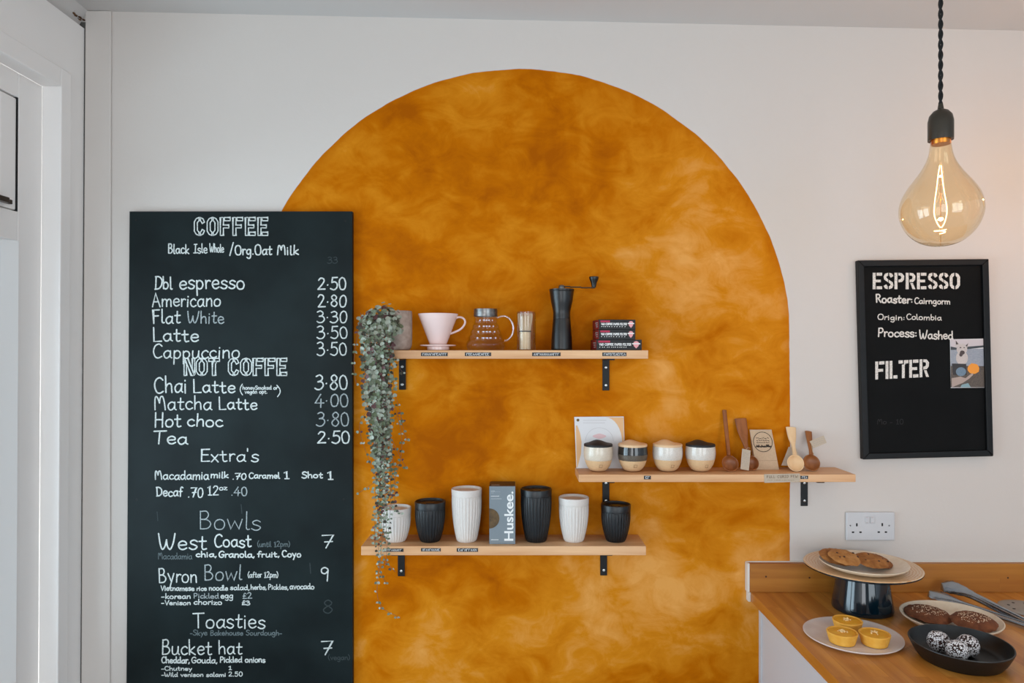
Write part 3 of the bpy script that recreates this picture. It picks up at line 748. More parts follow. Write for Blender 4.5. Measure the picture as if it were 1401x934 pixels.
layer('printed_muzzle', [oval(290, 298, 38, 32), oval(270, 330, 26, 30), oval(262, 222, 14, 9), oval(318, 222, 12, 8), [(192, 175), (190, 112), (232, 170)], [(340, 190), (380, 156), (362, 212)]], DOGG, y0 - .0003)
layer('printed_jacket', [[(130, 465), (350, 470), (360, 640), (150, 640)]], plain('print_jacket', S(46, 40, 40), .5), y0 - .0003)
layer('printed_bag', [oval(460, 545, 90, 80), [(400, 500), (430, 460), (520, 480), (545, 590), (480, 620)]], plain('print_orange', S(236, 150, 44), .5), y0 - .0004)
layer('printed_glove', [oval(270, 590, 78, 68)], plain('print_blue', S(92, 116, 136), .5, col2=S(120, 140, 156), scale=500), y0 - .0004)
layer('printed_sleeve', [[(125, 690), (260, 665), (340, 690), (400, 640), (450, 610), (455, 640), (390, 700), (300, 760), (130, 828)]], plain('print_sleeve', S(172, 152, 142), .5), y0 - .0005)
layer('printed_cloth', [[(280, 790), (380, 765), (420, 830), (260, 830)]], plain('print_teal', S(130, 160, 166), .5), y0 - .0005)

# ================================================================ shelves
ZS = [EYE + .0042, EYE - .3507, EYE - .5554]                # the shelf tops
DS = .127                                                    # shelf depth


def shelf(name_i, x0, x1, ztop, th, label, brackets, tapes):
    ks = kk(DS); a, b2 = (x0 - VPX) * ks, (x1 - VPX) * ks
    t = thing('wall_shelf', ((a + b2) / 2, 0, ztop - th), label, 'shelf', 'pine shelves on black brackets')
    obj('shelf_board', MB().box((a, -DS, ztop - th), (b2, -.0005, ztop)), PINE, t, 0, .0015)
    for bx, by in brackets:
        xc = (bx - VPX) * kk(.003); zb = EYE - (by - VPY) * kk(.003); w = .0105
        m = MB().box((xc - w, -.004, zb), (xc + w, -.0003, ztop - th - .0002)); m.box((xc - w, -.118, ztop - th - .0042), (xc + w, -.004, ztop - th - .0002))
        br = obj('bracket', m, BLACKM, t, 0, .0012)
        for zf in ((.014, .5) if False else (.016, .070)):
            m = MB().lathe([(.0042, 0), (.0038, .0012), (.002, .0018), (0, .0018)], (0, 0, 0), 14)
            for v in m.v: v.x, v.y, v.z = v.x + xc, -.0042 - v.z, v.y + zb + zf
            sc = obj('screw', m, SCREW, br)
    for (tx0, tx1, ty0, ty1, sd) in tapes:
        p, q = at(tx0, ty0, DS), at(tx1, ty1, DS)
        tp = obj('label_tape', MB().box((p.x, -DS - .0009, q.z), (q.x, -DS - .0002, p.z)), TAPE, t, 0)
        m = MB(); rg = random.Random(sd); h = p.z - q.z; x = p.x + h * .5
        while x < q.x - h * .5:                                   # embossed capitals too small to read
            wd = h * rg.uniform(.28, .42); zz = q.z + h * .22; hh = h * .56
            k = rg.randrange(4)
            if k == 0: m.ribbon([(x, zz), (x, zz + hh), (x + wd, zz + hh)], h * .13, -DS - .0011)
            elif k == 1: m.ribbon([(x, zz), (x + wd / 2, zz + hh), (x + wd, zz)], h * .13, -DS - .0011)
            elif k == 2: m.ribbon([(x + wd, zz + hh), (x, zz + hh), (x, zz), (x + wd, zz)], h * .13, -DS - .0011)
            else: m.ribbon([(x, zz), (x, zz + hh), (x + wd, zz), (x + wd, zz + hh)], h * .12, -DS - .0011)
            x += wd + h * .2
        obj('tape_lettering', m, TAPEW, tp, 0)
    return t


shelf(0, 538, 887, ZS[0], .0243, 'highest pine shelf holding the trailing plant and coffee brewing gear', [(550.5, 533), (829, 534)],
      [(576, 612.5, 482, 487, 1), (636, 672, 482, 487, 2), (728, 767, 482, 487, 3), (824, 857, 482, 487, 4)])
shelf(1, 792, 1171, ZS[1], .0218, 'pine shelf with ceramic tumblers and wooden spoons crossing the painted arch edge', [(829, 692), (1100.5, 692)],
      [(881, 890.5, 650.5, 655.5, 5), (1095, 1105.5, 650.5, 655, 6)])
shelf(2, 494, 884, ZS[2], .0262, 'lowest pine shelf holding the row of ribbed takeaway cups', [(549, 788), (826, 787)],
      [(524, 552, 750, 754.5, 7), (576, 603, 749.5, 754, 8), (625, 654, 749.5, 754.5, 9)])

# ================================================================ bottom shelf: ribbed cups and the box
CG = 'ribbed takeaway cups on the lowest shelf'


def ribbed_cup(px, t, rtop, h, body, lidm, inner, label, name='ribbed_cup'):
    x = (px - VPX) * kk(t); z = ZS[2] + .0004; c = (x, -t, z)
    root = thing(name, c, label, 'cup', CG)
    rb = rtop * .67; n = 27; zl = h - .021

    def prof_r(q): return rb + (rtop * .985 - rb) * (1 - (1 - q) ** 2.2)
    pr_ = [(rb * .90, 0), (rb, .004)]
    for i in range(1, 15): q = i / 14; pr_.append((prof_r(q), .004 + (zl - .004) * q))

    def rf(r, zz, a):
        if zz < .003: return r
        g = min(1, max(0, (zl - .006 - zz - .004 * cos(a * n)) / .007)); return r * (1 + .044 * g * (abs(cos(a * n / 2)) ** .6 - .75))
    m = MB().lathe(pr_, c, 324, rf); obj('cup_body', m, body, root, 30)
    l = [(rtop * .968, zl), (rtop * .968, zl + .001), (rtop * .988, zl + .0018), (rtop * 1.005, h - .002), (rtop * .985, h), (rtop * .93, h), (rtop * .90, h - .004), (rtop * .86, h - .0065)]
    m = MB().lathe(l + [(rtop * .84, h - .0068)], c, 64)
    m.f.pop(); m.mi.pop()
    ld = obj('cup_lid', m, lidm, root, 35)
    m = MB().lathe([(rtop * .85, h - .0075), (rtop * .85, h - .0066), (.014, h - .006), (.013, h - .0045), (.004, h - .0045), (0, h - .0045)], c, 48)
    obj('lid_top', m, inner, ld, 35)
    return root


for px, r, h, k, lb in ((542, .0435, .0985, 'w', 'short white ribbed cup behind the hanging plant vines'), (588.5, .0452, .1165, 'b', 'mid height black ribbed cup between two white cups'),
                        (638.5, .0445, .1535, 'w', 'tall white ribbed cup left of the grey carton'), (733.5, .0460, .1535, 'b', 'tall black ribbed cup right of the grey carton'),
                        (785, .0442, .1285, 'w', 'mid height white ribbed cup right of the tall black cup'), (842.5, .0435, .108, 'b', 'short black ribbed cup at the right end of the lowest shelf')):
    ribbed_cup(px, .068, r, h, CUPW if k == 'w' else CUPB, CUPW if k == 'w' else CUPB, CUPWI if k == 'w' else CUPB, lb)

# grey carton
T0, T1 = .108, .036
kf = kk(T0); xa, xb = (669.5 - VPX) * kf, (705 - VPX) * kf
zt = EYE - (665 - VPY) * kf; zb = ZS[2] + .0004
box = thing('cup_carton', ((xa + xb) / 2, -(T0 + T1) / 2, zb), 'grey carton with big white vertical lettering between the two tall cups', 'box')
obj('carton_body', MB().box((xa, -T0, zb), (xb, -T1, zt)), [GREYC], box, 0, .0008)
obj('carton_top', MB().box((xa + .0003, -T0 + .0003, zt), (xb - .0003, -T1 - .0003, zt + .0007)), DARKC, box, 0)
obj('carton_side', MB().box((xa - .0006, -T0 + .0004, zb + .001), (xa, -T1 - .0004, zt - .0005)), DARKC, box, 0)
yf = -T0 - .0004
m = MB(); cz = EYE - (709 - VPY) * kf; rr = 13.8 * kf
m.add([(xa + rr * cos(a), yf, cz + rr * sin(a)) for a in [-pi / 2 + pi * i / 20 for i in range(21)]], [list(range(21))]); obj('round_window', m, HUSK, box, 0)
m = MB(); zx0 = EYE - (739.5 - VPY) * kf; zx1 = EYE - (672 - VPY) * kf
fc = bpy.data.curves.new('lettering', 'FONT'); fc.body = 'Huskee.'; fc.size = 1; fc.offset = .018; fc.fill_mode = 'FRONT'; fc.resolution_u = 6; fc.space_character = .98
fo = bpy.data.objects.new('lettering', fc); COL.objects.link(fo)
fm = bpy.data.meshes.new_from_object(fo.evaluated_get(bpy.context.evaluated_depsgraph_get())); COL.objects.unlink(fo); bpy.data.objects.remove(fo)
fw = max(v.co.x for v in fm.vertices); fx = min(v.co.x for v in fm.vertices); fh = .73
m.v = [Vector(((702 - VPX) * kf - v.co.y / fh * 12.6 * kf, yf, zx0 + (v.co.x - fx) / (fw - fx) * (zx1 - zx0))) for v in fm.vertices]; m.f = [list(p.vertices) for p in fm.polygons]; m.mi = [0] * len(m.f)
obj('lettering', m, WHITEP, box, 0)
m = MB()
for (px0, px1, py, w) in ((672, 677, 671.5, .7), (672, 676, 674, .5), (672, 683, 678.5, 1.1), (672, 686, 682, .7), (672, 684, 672.5, .3), (672, 681.5, 738, 1.2)):
    a, b2 = (px0 - VPX) * kf, (px1 - VPX) * kf; zz = EYE - (py - VPY) * kf; x = a
    while x < b2: m.ribbon([(x, zz - w * kf * .4), (x + .0008, zz + w * kf * .4)], w * kf * .6, yf, False); x += .0022
obj('small_print', m, WHITEP, box, 0)
m = MB()
for i in range(6): m.add([(xa + .006 + i * .004, -T0 + .012, zt + .0011), (xa + .0085 + i * .004, -T0 + .012, zt + .0011), (xa + .0085 + i * .004, -T0 + .018, zt + .0011), (xa + .006 + i * .004, -T0 + .018, zt + .0011)], [(0, 1, 2, 3)])
obj('top_print', m, WHITEP, box, 0)

# ================================================================ middle shelf
ZM = ZS[1] + .0004
# white card leaning behind the first tumblers
tc_ = .006
A = lambda px, py: at(px, py, .012)
card = thing('leaflet_card', (A(820, 640).x, -.02, ZM), 'square white leaflet card with peach corners leaning behind the first tumbler', 'card')
Q = [A(786, 570.5), A(854, 570), A(854.5, 640), A(788, 640.5)]
lean = lambda z: -.003 - .024 * (1 - (z - ZM) / (Q[0].z - ZM))      # y of the card's front at height z
m = MB(); th = .0008
vv = [Vector((p.x, lean(max(p.z, ZM + .0004)), max(p.z, ZM + .0004))) for p in Q]
m.add(vv + [v + Vector((0, th, 0)) for v in vv], [(3, 2, 1, 0), (4, 5, 6, 7), (0, 1, 5, 4), (1, 2, 6, 5), (2, 3, 7, 6), (3, 0, 4, 7)])
obj('card_sheet', m, CARD, card, 0)


def oncard(name, pts, mat, off=.0004):
    q = [A(*p) for p in pts]; m2 = MB(); m2.add([Vector((p.x, lean(p.z) - off, p.z)) for p in q], [list(range(len(q)))]); return obj(name, m2, mat, card, 0)


oncard('printed_corner', [(829, 571)] + [(829 + 22 * sin(a), 571 + 33 * (1 - cos(a))) for a in [pi / 2 * i / 8 for i in range(1, 9)]] + [(853.5, 604), (853.5, 571)], PEACH)
oncard('printed_border', [(788, 582), (790, 582), (793.5, 592), (795.5, 604), (794.5, 620), (789.5, 638), (788.5, 638)], PEACH)
oncard('printed_logo', [(791 + 2 * cos(i), 574.8 + 2 * sin(i)) for i in [2 * pi * j / 12 for j in range(12)]], plain('brown_print', S(110, 86, 40), .7))
oncard('printed_picture', [(820 + 8 * cos(a) + 1.5 * cos(3 * a), 596.5 + 3.6 * sin(a)) for a in [2 * pi * j / 18 for j in range(18)]], PINKP)
m = MB()
for (x0, x1, y1) in ((798, 830, 575), (798, 828, 578.5)):
    p, q = A(x0, y1), A(x1, y1); m.ribbon([(p.x, p.z), (q.x, q.z)], .0011, lean(p.z) - .0005, False)
arc = [A(820 + 19 * cos(a), 603 - 18 * sin(a)) for a in [pi * j / 20 for j in range(21)]]
for p, q in zip(arc, arc[1:]): m.ribbon([(p.x, p.z), (q.x, q.z)], .0008, lean((p.z + q.z) / 2) - .0005, False)
obj('small_print', m, plain('pale_print', S(196, 192, 192), .7), card, 0)

TG = 'ceramic tumblers with sip lids on the middle shelf'


def tumbler(px, t, r, h, zsplit, glaze, glaze2, lidm, lidh, label, stamp, peak):
    x = (px - VPX) * kk(t); c = (x, -t, ZM)
    root = thing('ceramic_tumbler', c, label, 'cup', TG)
    P0 = [(r * .30, 0), (r * .50, .0022), (r * .68, .0085), (r * .84, .020), (r * .95, .035), (r, .050), (r * .995, .062), (r * .965, h)]
    P1 = [Vector((a, b2, 0)) for a, b2 in P0]; pf = [(v.x, v.y) for v in smoothpts(P1, 5)]
    m = MB()
    lo = [p for p in pf if p[1] < zsplit]; hi = [p for p in pf if p[1] >= zsplit]
    rs = lo[-1][0] + (hi[0][0] - lo[-1][0]) * (zsplit - lo[-1][1]) / (hi[0][1] - lo[-1][1])
    m.cur = 0; m.lathe(lo + [(rs, zsplit)], c, 56); m.f.pop(); m.mi.pop()
    m.cur = 1
    if glaze2:
        z2 = zsplit + .017; h1 = [p for p in hi if p[1] < z2]; h2 = [p for p in hi if p[1] >= z2]
        m.cur = 2; m.lathe([(rs, zsplit), (rs * 1.008, zsplit + .0006)] + [(a * 1.008, b2) for a, b2 in h1] + [(h2[0][0] * 1.008, z2)], c, 56); m.f = m.f[:-2]; m.mi = m.mi[:-2]
        m.cur = 1; hi = [(h2[0][0] * 1.008, z2)] + [(a * 1.008, b2) for a, b2 in h2]
        m.lathe(hi + [(r * .90, h), (r * .88, h - .004)], c, 56); m.f = m.f[:-2]; m.mi = m.mi[:-2]
    else:
        m.lathe([(rs, zsplit), (rs * 1.01, zsplit + .0008)] + [(a * 1.01, b2) for a, b2 in hi] + [(r * .90, h), (r * .88, h - .004)], c, 56); m.f = m.f[:-2]; m.mi = m.mi[:-2]
    obj('tumbler_body', m, [CLAY, glaze, glaze2 or glaze], root, 40)
    # silicone lid: a low dome swelling into an off-centre mouthpiece
    m = MB(); n = 48; rl = r * .985; rings = 12; o = len(m.v); cx, cy, cz = c
    ringpts = [(rl * .955, h - .003), (rl, h + .0005), (rl, h + .0045), (rl * .975, h + .0065)]
    for rr_, zz in ringpts:
        for i in range(n): a = 2 * pi * i / n; m.v.append(Vector((cx + rr_ * cos(a), cy + rr_ * sin(a), cz + zz)))
    for j in range(1, rings + 1):
        q = 1 - j / rings
        for i in range(n):
            a = 2 * pi * i / n; u = rl * .975 * q * cos(a); v = rl * .975 * q * sin(a)
            du = (u / rl - peak); g = math.exp(-(du / (.55 if du < 0 else .66)) ** 2 - (v / rl / .95) ** 2)
            zz = h + .0065 + lidh * g * (1 - q ** 4)
            m.v.append(Vector((cx + u, cy + v, cz + zz)))
    tot = len(ringpts) + rings
    for j in range(tot - 1):
        for i in range(n):
            i2 = (i + 1) % n; m.f.append([o + j * n + i, o + j * n + i2, o + (j + 1) * n + i2, o + (j + 1) * n + i]); m.mi.append(0)
    obj('sip_lid', m, lidm, root, 45)
    if stamp is not None:                                         # little stamped mark pressed in the clay
        m = MB(); zc = .019; rad = [p for p in pf if p[1] >= zc][0][0] + .0006; s_ = .0042
        cx0 = stamp; pts = []
        for (u, v) in ((-s_, -s_), (s_, -s_), (s_ * 1.1, s_), (-s_ * .9, s_), (-s_, -s_)):
            xx = cx0 + u; zz = zc + v; rr2 = [p for p in pf if p[1] >= zz][0][0] + .0008
            pts.append(Vector((x + xx, -t - sqrt(max(1e-8, rr2 * rr2 - xx * xx)), ZM + zz)))
        m.tube(pts, .0005, 5); obj('stamped_mark', m, STAMP, root)
    return root


tumbler(818.5, .068, .0425, .0735, .034, GLZC, None, SILB, .0115, 'cream ceramic tumbler with black lid standing before the white leaflet card', .003, -.08)
tumbler(865.5, .068, .0432, .0735, .0335, GLZB, GLZG, SILC, .0115, 'black glazed ceramic tumbler with cream lid and bare clay base', .002, -.18)
tumbler(913.3, .068, .0432, .0735, .036, GLZW, None, SILC, .0125, 'white glazed ceramic tumbler with cream lid', .0065, -.22)
tumbler(958.3, .068, .0430, .0735, .0365, GLZW, None, SILB, .0115, 'white glazed ceramic tumbler with black lid, rightmost of its row', .0085, -.18)

# spoons leaning on the wall
SG = 'carved wooden spoons leaning on the wall'


def spoon(name, label, path, widths, thick, bowl_c, bowl_r, mat, bowl_t=.03, tilt=.35):
    """path: handle points from the top down to the bowl (px, py, t); bowl hollow towards the room"""
    bc = at(*bowl_c); rb = bowl_r * kk(bowl_c[2])
    root = thing(name, (bc.x, bc.y, ZM), label, 'spoon', SG)
    pts = smoothpts([at(*p) for p in path], 5); nn = len(pts)
    ws = [v.x for v in smoothpts([(w * kk(.04) / 2, 0, 0) for w in widths], 5)]
    m = MB(); o = 0
    rings = []
    for k, p in enumerate(pts):
        d = (pts[min(k + 1, nn - 1)] - pts[max(k - 1, 0)]).normalized(); u = Vector((1, 0, 0)); u = (u - d * u.dot(d)).normalized(); w = d.cross(u)
        th_ = min(thick, ws[k]); ring = []
        for i in range(14):
            a = 2 * pi * i / 14; ca, sa = cos(a), sin(a)
            ring.append(p + u * ws[k] * math.copysign(abs(ca) ** .8, ca) + w * th_ * math.copysign(abs(sa) ** .8, sa))
        rings.append(ring)
    for r_ in rings: m.v += r_
    for k in range(nn - 1):
        for i in range(14): i2 = (i + 1) % 14; m.f.append([k * 14 + i, k * 14 + i2, (k + 1) * 14 + i2, (k + 1) * 14 + i]); m.mi.append(0)
    m.f += [list(range(14))[::-1], [(nn - 1) * 14 + i for i in range(14)]]; m.mi += [0, 0]
    hm = obj('spoon_handle', m, mat, root, 60)
    # bowl: shell lathed about its own axis, then tipped to face the room
    pf = [(0, -.55), (.45, -.48), (.78, -.28), (.97, 0), (1, .10), (.93, .12), (.86, .02), (.70, -.20), (.40, -.38), (0, -.44)]
    pf = [(v.x, v.y) for v in smoothpts([(a, b2, 0) for a, b2 in pf], 3)]
    m = MB(); m.lathe([(max(0, a) * rb, b2 * rb) for a, b2 in pf], (0, 0, 0), 36)
    R = Matrix.Rotation(pi / 2 - tilt, 3, 'X')
    m.v = [bc + R @ v for v in m.v]
    low = min(v.z for v in m.v)
    dz = ZM + .0003 - low
    m.v = [v + Vector((0, 0, dz)) for v in m.v]
    for v in hm.data.vertices:                                   # the handle runs down into the settled bowl
        f = (pts[0].z - (v.co.z + root.location.z)) / max(1e-4, pts[0].z - pts[-1].z); v.co.z += (dz + min(0, -.002)) * max(0, min(1.2, f))
    obj('spoon_bowl', m, mat, root, 50)
    return root


spoon('long_handled_spoon', 'long slim handled dark wooden scoop right of the last tumbler', [(991, 561, .006), (994, 590, .03), (997, 619, .066)], [6, 5.6, 5], .0042, (998.8, 631, .072), 11.4, WALNUT, tilt=.45)
spoon('paddle_handled_spoon', 'dark wooden spoon with broad flared handle and hanging paper tag', [(1013, 572.5, .006), (1016, 588, .02), (1020, 606, .04), (1025, 621, .052)], [16.5, 14.5, 6.5, 6], .0042, (1027.5, 630, .056), 10.5, WALNUT, tilt=.4)
spoon('pale_spoon', 'pale wooden spoon with flared handle right of the kraft packet', [(1082, 584.5, .006), (1083.5, 596, .02), (1085.5, 607, .04), (1087.5, 618, .064)], [14, 11.5, 5.4, 6], .0038, (1088.2, 629.5, .072), 11.6, BIRCH, tilt=.35)
spoon('short_handled_scoop', 'short dark wooden scoop at the right with a tilted paper tag', [(1106, 590.5, .008), (1107.5, 601, .03), (1109, 611, .05), (1109.8, 618, .06)], [9.5, 7.5, 5.2, 6], .004, (1110, 629.5, .064), 11.6, CHERRY, tilt=.4)


def tagcard(name, label, q4, t, mat, parent_thing=None, rows=4, vertical=False, cord=None, lift=True, dt=0.0):
    p = [at(a, b2, t - (dt if i in (0, 1) else 0)) for i, (a, b2) in enumerate(q4)]
    low = min(v.z for v in p)
    if low < ZM + .0003:
        for v in p:
            if v.z < ZM + .0003: v.z = ZM + .0003
    c0 = sum(p, Vector()) / 4; root = thing(name, (c0.x, c0.y, min(v.z for v in p)), label, 'tag')
    m = MB(); n = (p[1] - p[0]).cross(p[3] - p[0]).normalized()
    if n.y > 0: n = -n
    m.add([v + n * .0003 for v in p] + [v - n * .0003 for v in p], [(3, 2, 1, 0), (4, 5, 6, 7), (0, 1, 5, 4), (1, 2, 6, 5), (2, 3, 7, 6), (3, 0, 4, 7)])
    obj('tag_card', m, mat, root, 0)
    m = MB(); rg = random.Random(label)
    for r_ in range(rows):
        f = (r_ + 1) / (rows + 1)
        a, b2 = (p[0].lerp(p[3], f), p[1].lerp(p[2], f)) if not vertical else (p[3].lerp(p[2], f), p[0].lerp(p[1], f))
        u = .14
        while u < .84:
            v = min(.86, u + rg.uniform(.04, .12)); q, s2 = a.lerp(b2, u) + n * .0005, a.lerp(b2, v) + n * .0005
            d = (p[3] - p[0]).normalized() * .0005 if not vertical else (p[1] - p[0]).normalized() * .0005
            m.add([q - d, s2 - d, s2 + d, q + d], [(0, 1, 2, 3)]); u = v + .04
    if rows: obj('small_print', m, INKG, root, 0)
    if cord: obj('tag_string', MB().tube(smoothpts([at(*c_) for c_ in cord], 5), .0006, 6), STRING, root)
    return root


tagcard('paper_tag', 'grey paper tag hanging before the broad handled dark spoon', [(1015.5, 613.5), (1027, 616), (1024.5, 643.5), (1013, 641.5)], .078, TAGP, rows=4, vertical=True, cord=[(1020, 615.5, .078), (1023, 612.5, .07), (1026, 613, .06)], dt=.012)
tagcard('paper_tag', 'tilted paper tag tied to the short scoop at the right', [(1107.5, 603.5), (1127, 595.5), (1131, 605.5), (1113, 613)], .052, TAGP, rows=3, cord=[(1110, 608, .0525), (1112, 618, .062), (1113.5, 621, .074)])
tagcard('folded_tag', 'plain grey folded tag tucked behind the pale spoon', [(1079, 611), (1089, 613), (1101, 638), (1069, 636.5)], .048, TAGP, rows=0, dt=.02)

# kraft packet with printed round stamp
Tk = .05
K4 = [(1030, 589), (1060.5, 589), (1066, 640.5), (1034.8, 640.8)]
kp = [at(a, b2, Tk) for a, b2 in K4]
kp[2].z = kp[3].z = ZM
pk = thing('kraft_packet', (at(1048, 640, Tk).x, -Tk, ZM), 'brown kraft paper packet printed with a round dark stamp between the spoons', 'packet')
kl = lambda z: -Tk + .028 * (z - ZM) / (kp[0].z - ZM)
m = MB(); fr = [Vector((v.x, kl(v.z), v.z)) for v in kp]; bk = [Vector((v.x + .0, kl(v.z) + (.022 if i > 1 else .002), v.z)) for i, v in enumerate(kp)]
m.add(fr + bk, [(3, 2, 1, 0), (4, 5, 6, 7), (0, 1, 5, 4), (1, 2, 6, 5), (2, 3, 7, 6), (3, 0, 4, 7)]); obj('paper_packet', m, KRAFT, pk, 0, .0006)
m = MB(); K = lambda a, b2: at(a, b2, Tk)
ring = [K(1046.8 + 13 * cos(a), 605.4 + 13.2 * sin(a)) for a in [2 * pi * j / 40 for j in range(41)]]


def yrib(m2, pts, w, off=.0006):
    for p, q in zip(pts, pts[1:]): m2.ribbon([(p.x, p.z), (q.x, q.z)], w, kl((p.z + q.z) / 2) - off, False)


yrib(m, ring, .0017)
rg = random.Random(4)
for yy in (600.5, 603.5, 606.5):
    u = 1038
    while u < 1055:
        v = u + rg.uniform(1, 3); yrib(m, [K(u, yy + rg.uniform(-1, .4)), K(v, yy + rg.uniform(-.4, 1))], .0016); u = v + .6
for k in range(22):
    u = 1037 + k * .9; yrib(m, [K(u, 611.5 - rg.uniform(0, 3)), K(u + 1.4, 612.8)], .0018)
yrib(m, [K(1036, 612), K(1058.5, 611)], .0016)
obj('round_stamp', m, INK, pk, 0)
m = MB(); yrib(m, [K(1034, 630.5), K(1064, 630)], .0005); obj('fold_shade_line', m, plain('fold_shade', S(150, 122, 96), .9), pk, 0)

# kraft paper sign stuck to the shelf edge
Ts = DS + .0016
sg = thing('paper_sign', (at(1070, 660, Ts).x, -Ts, at(1070, 661, Ts).z), 'small kraft paper strip sign with spaced capitals on the middle shelf edge', 'sign')
m = MB().prism([(at(a, b2, Ts).x, at(a, b2, Ts).z) for a, b2 in ((1045.5, 648.5), (1094.5, 647.5), (1094.5, 658.8), (1046, 660.3))], -Ts - .0003, -DS - .0003); obj('paper_strip', m, TAGP, sg, 0)
m = MB(); a, b2 = at(1049, 653.8, Ts), at(1091.5, 653, Ts)
write(m, 'FULL CURID FEW', a.x, b2.x, a.z, 3.4 * kk(Ts), .55 * kk(Ts), -Ts - .0006, .02, 0, .22)
rg = random.Random(3); u = 1050
while u < 1087: p, q = at(u, 656.7, Ts), at(u + rg.uniform(.7, 2), 656.3, Ts); m.ribbon([(p.x, p.z), (q.x, q.z)], .0009, -Ts - .0006, False); u += rg.uniform(1.6, 2.8)
obj('lettering', m, plain('soft_ink', S(122, 102, 84), .8), sg, 0)

# ================================================================ top shelf
ZTOP = ZS[0] + .0004
# pink pour-over dripper
t = .07; k = kk(t); cx = (599.5 - VPX) * k; c = (cx, -t, ZTOP)
dr = thing('pour_over_dripper', c, 'pink ceramic pour over cone dripper beside the plant pot', 'dripper')
m = MB().lathe([(.0185, .012), (.0225, .016), (.026, .020), (.0585, .1045), (.0592, .106), (.0575, .1065), (.055, .103), (.022, .020), (.010, .016), (.010, .012)], c, 64, close=True); obj('cone', m, PINK, dr)
m = MB().lathe([(.031, 0), (.0325, .001), (.0325, .0095), (.052, .0125), (.053, .014), (.052, .0155), (.030, .0165), (.024, .018), (.0, .018)], c, 56); obj('saucer_base', m, PINK, dr)
hp = smoothpts([at(617.5, 438, t), at(627, 433.8, t), at(634, 435.5, t), at(636.3, 441.5, t), at(631, 449.5, t), at(620, 455, t), at(612.5, 457, t)], 6)
m = MB().tube(hp, [.0042 if 0 < i < len(hp) - 1 else .005 for i in range(len(hp))], 10, .75); obj('handle', m, PINK, dr)

# glass range server
cx = (664.5 - VPX) * k; c = (cx, -t, ZTOP)
sv = thing('glass_coffee_server', c, 'stepped glass coffee server with steel collar and glass handle', 'coffee pot')
outp = [(.0, .0), (.046, .0), (.054, .004), (.0585, .015), (.056, .024), (.051, .0275), (.0515, .031), (.0505, .040), (.0455, .0455), (.046, .049), (.0445, .057), (.0395, .062), (.040, .0655), (.0385, .073), (.034, .078), (.034, .082), (.0335, .108), (.0345, .112)]
outp = [(max(0, v.x), max(0, v.y)) for v in smoothpts([(a, b2, 0) for a, b2 in outp], 3)]
m = MB().lathe(outp + [(a - .002 if a > .003 else 0, b2 + .0016) for a, b2 in outp[::-1] if b2 < .111], c, 64); obj('glass_body', m, GLASS, sv, 60)
m = MB().lathe([(.0312, .098), (.0345, .098), (.0350, .100), (.0345, .1195), (.0312, .1195)], c, 56, close=True)
for v in m.v: v.z += .0006
lid = obj('collar', m, STEELD, sv)
m = MB().lathe([(0, .1202), (.040, .1202), (.0425, .1212), (.040, .1226), (.012, .1226), (0, .1226)], c, 48); obj('lid', m, GLASS, sv)
hp = smoothpts([at(680, 434.5, t), at(690, 432.3, t), at(698, 437, t), at(702.2, 447, t), at(700.5, 458, t), at(695, 464.5, t), at(690.5, 466, t)], 6)
m = MB().tube(hp, .0032, 10); obj('handle', m, clear('handle_glass', (.95, .9, .86), base=.22, facing=.7), sv)
m = MB()
for zz, rr_ in ((.0865, .0352), (.069, .0405), (.053, .0467), (.035, .0520)):
    for a0, a1 in ((-2.05, -1.95), (-1.74, -1.2), (-1.0, -.9)):
        n_ = 8
        for i in range(n_):
            if i % 3 == 2 and a1 - a0 > .3: continue
            f0, f1 = a0 + (a1 - a0) * i / n_, a0 + (a1 - a0) * (i + 1) / n_; h_ = .0011 + .0006 * ((i * 7) % 3)
            m.add([(c[0] + rr_ * cos(q), c[1] + rr_ * sin(q), c[2] + zz + s_ * h_) for q, s_ in ((f0, -1), (f1, -1), (f1, 1), (f0, 1))], [(0, 1, 2, 3)])
obj('volume_marks', m, WHITEP, sv, 0)

# bamboo whisk in a clear tube
cx = (720 - VPX) * k; c = (cx, -t, ZTOP)
tb = thing('clear_tube', c, 'clear plastic tube standing right of the glass server with a whisk inside', 'tube')
m = MB().lathe([(0, 0), (.0275, 0), (.0283, .001), (.0283, .1128), (.0273, .1128), (.0273, .0015), (0, .0015)], c, 48); obj('tube_wall', m, PLASTIC, tb)
wk = thing('bamboo_whisk', (cx - .0035, -t, ZTOP + .0018), 'bamboo matcha whisk standing inside the clear tube', 'whisk')
c2 = (cx - .0035, -t, ZTOP + .0018)
m = MB().lathe([(.0155, 0), (.0165, .001), (.0165, .030), (.0172, .031), (.0165, .032), (.0165, .052), (.0, .052)], c2, 40); obj('whisk_handle', m, BAMBOO, wk)
m = MB().lathe([(.0168, .0515), (.0178, .053), (.0168, .0548)], c2, 32); obj('thread_binding', m, THREAD, wk)
m = MB()
for ringr, nn, top in ((.0215, 26, .106), (.011, 12, .098)):
    for i in range(nn):
        a = 2 * pi * i / nn; r0 = ringr * .72
        pts = [Vector((c2[0] + r_ * cos(a), c2[1] + r_ * sin(a), c2[2] + z_)) for r_, z_ in ((r0 * .95, .05), (r0 * 1.08, .066), (ringr * .96, .09), (ringr, top - .003), (ringr * .93, top))]
        m.tube(pts, [.0010, .0010, .0009, .0008, .0005], 5)
obj('whisk_tines', m, BAMBOO, wk)

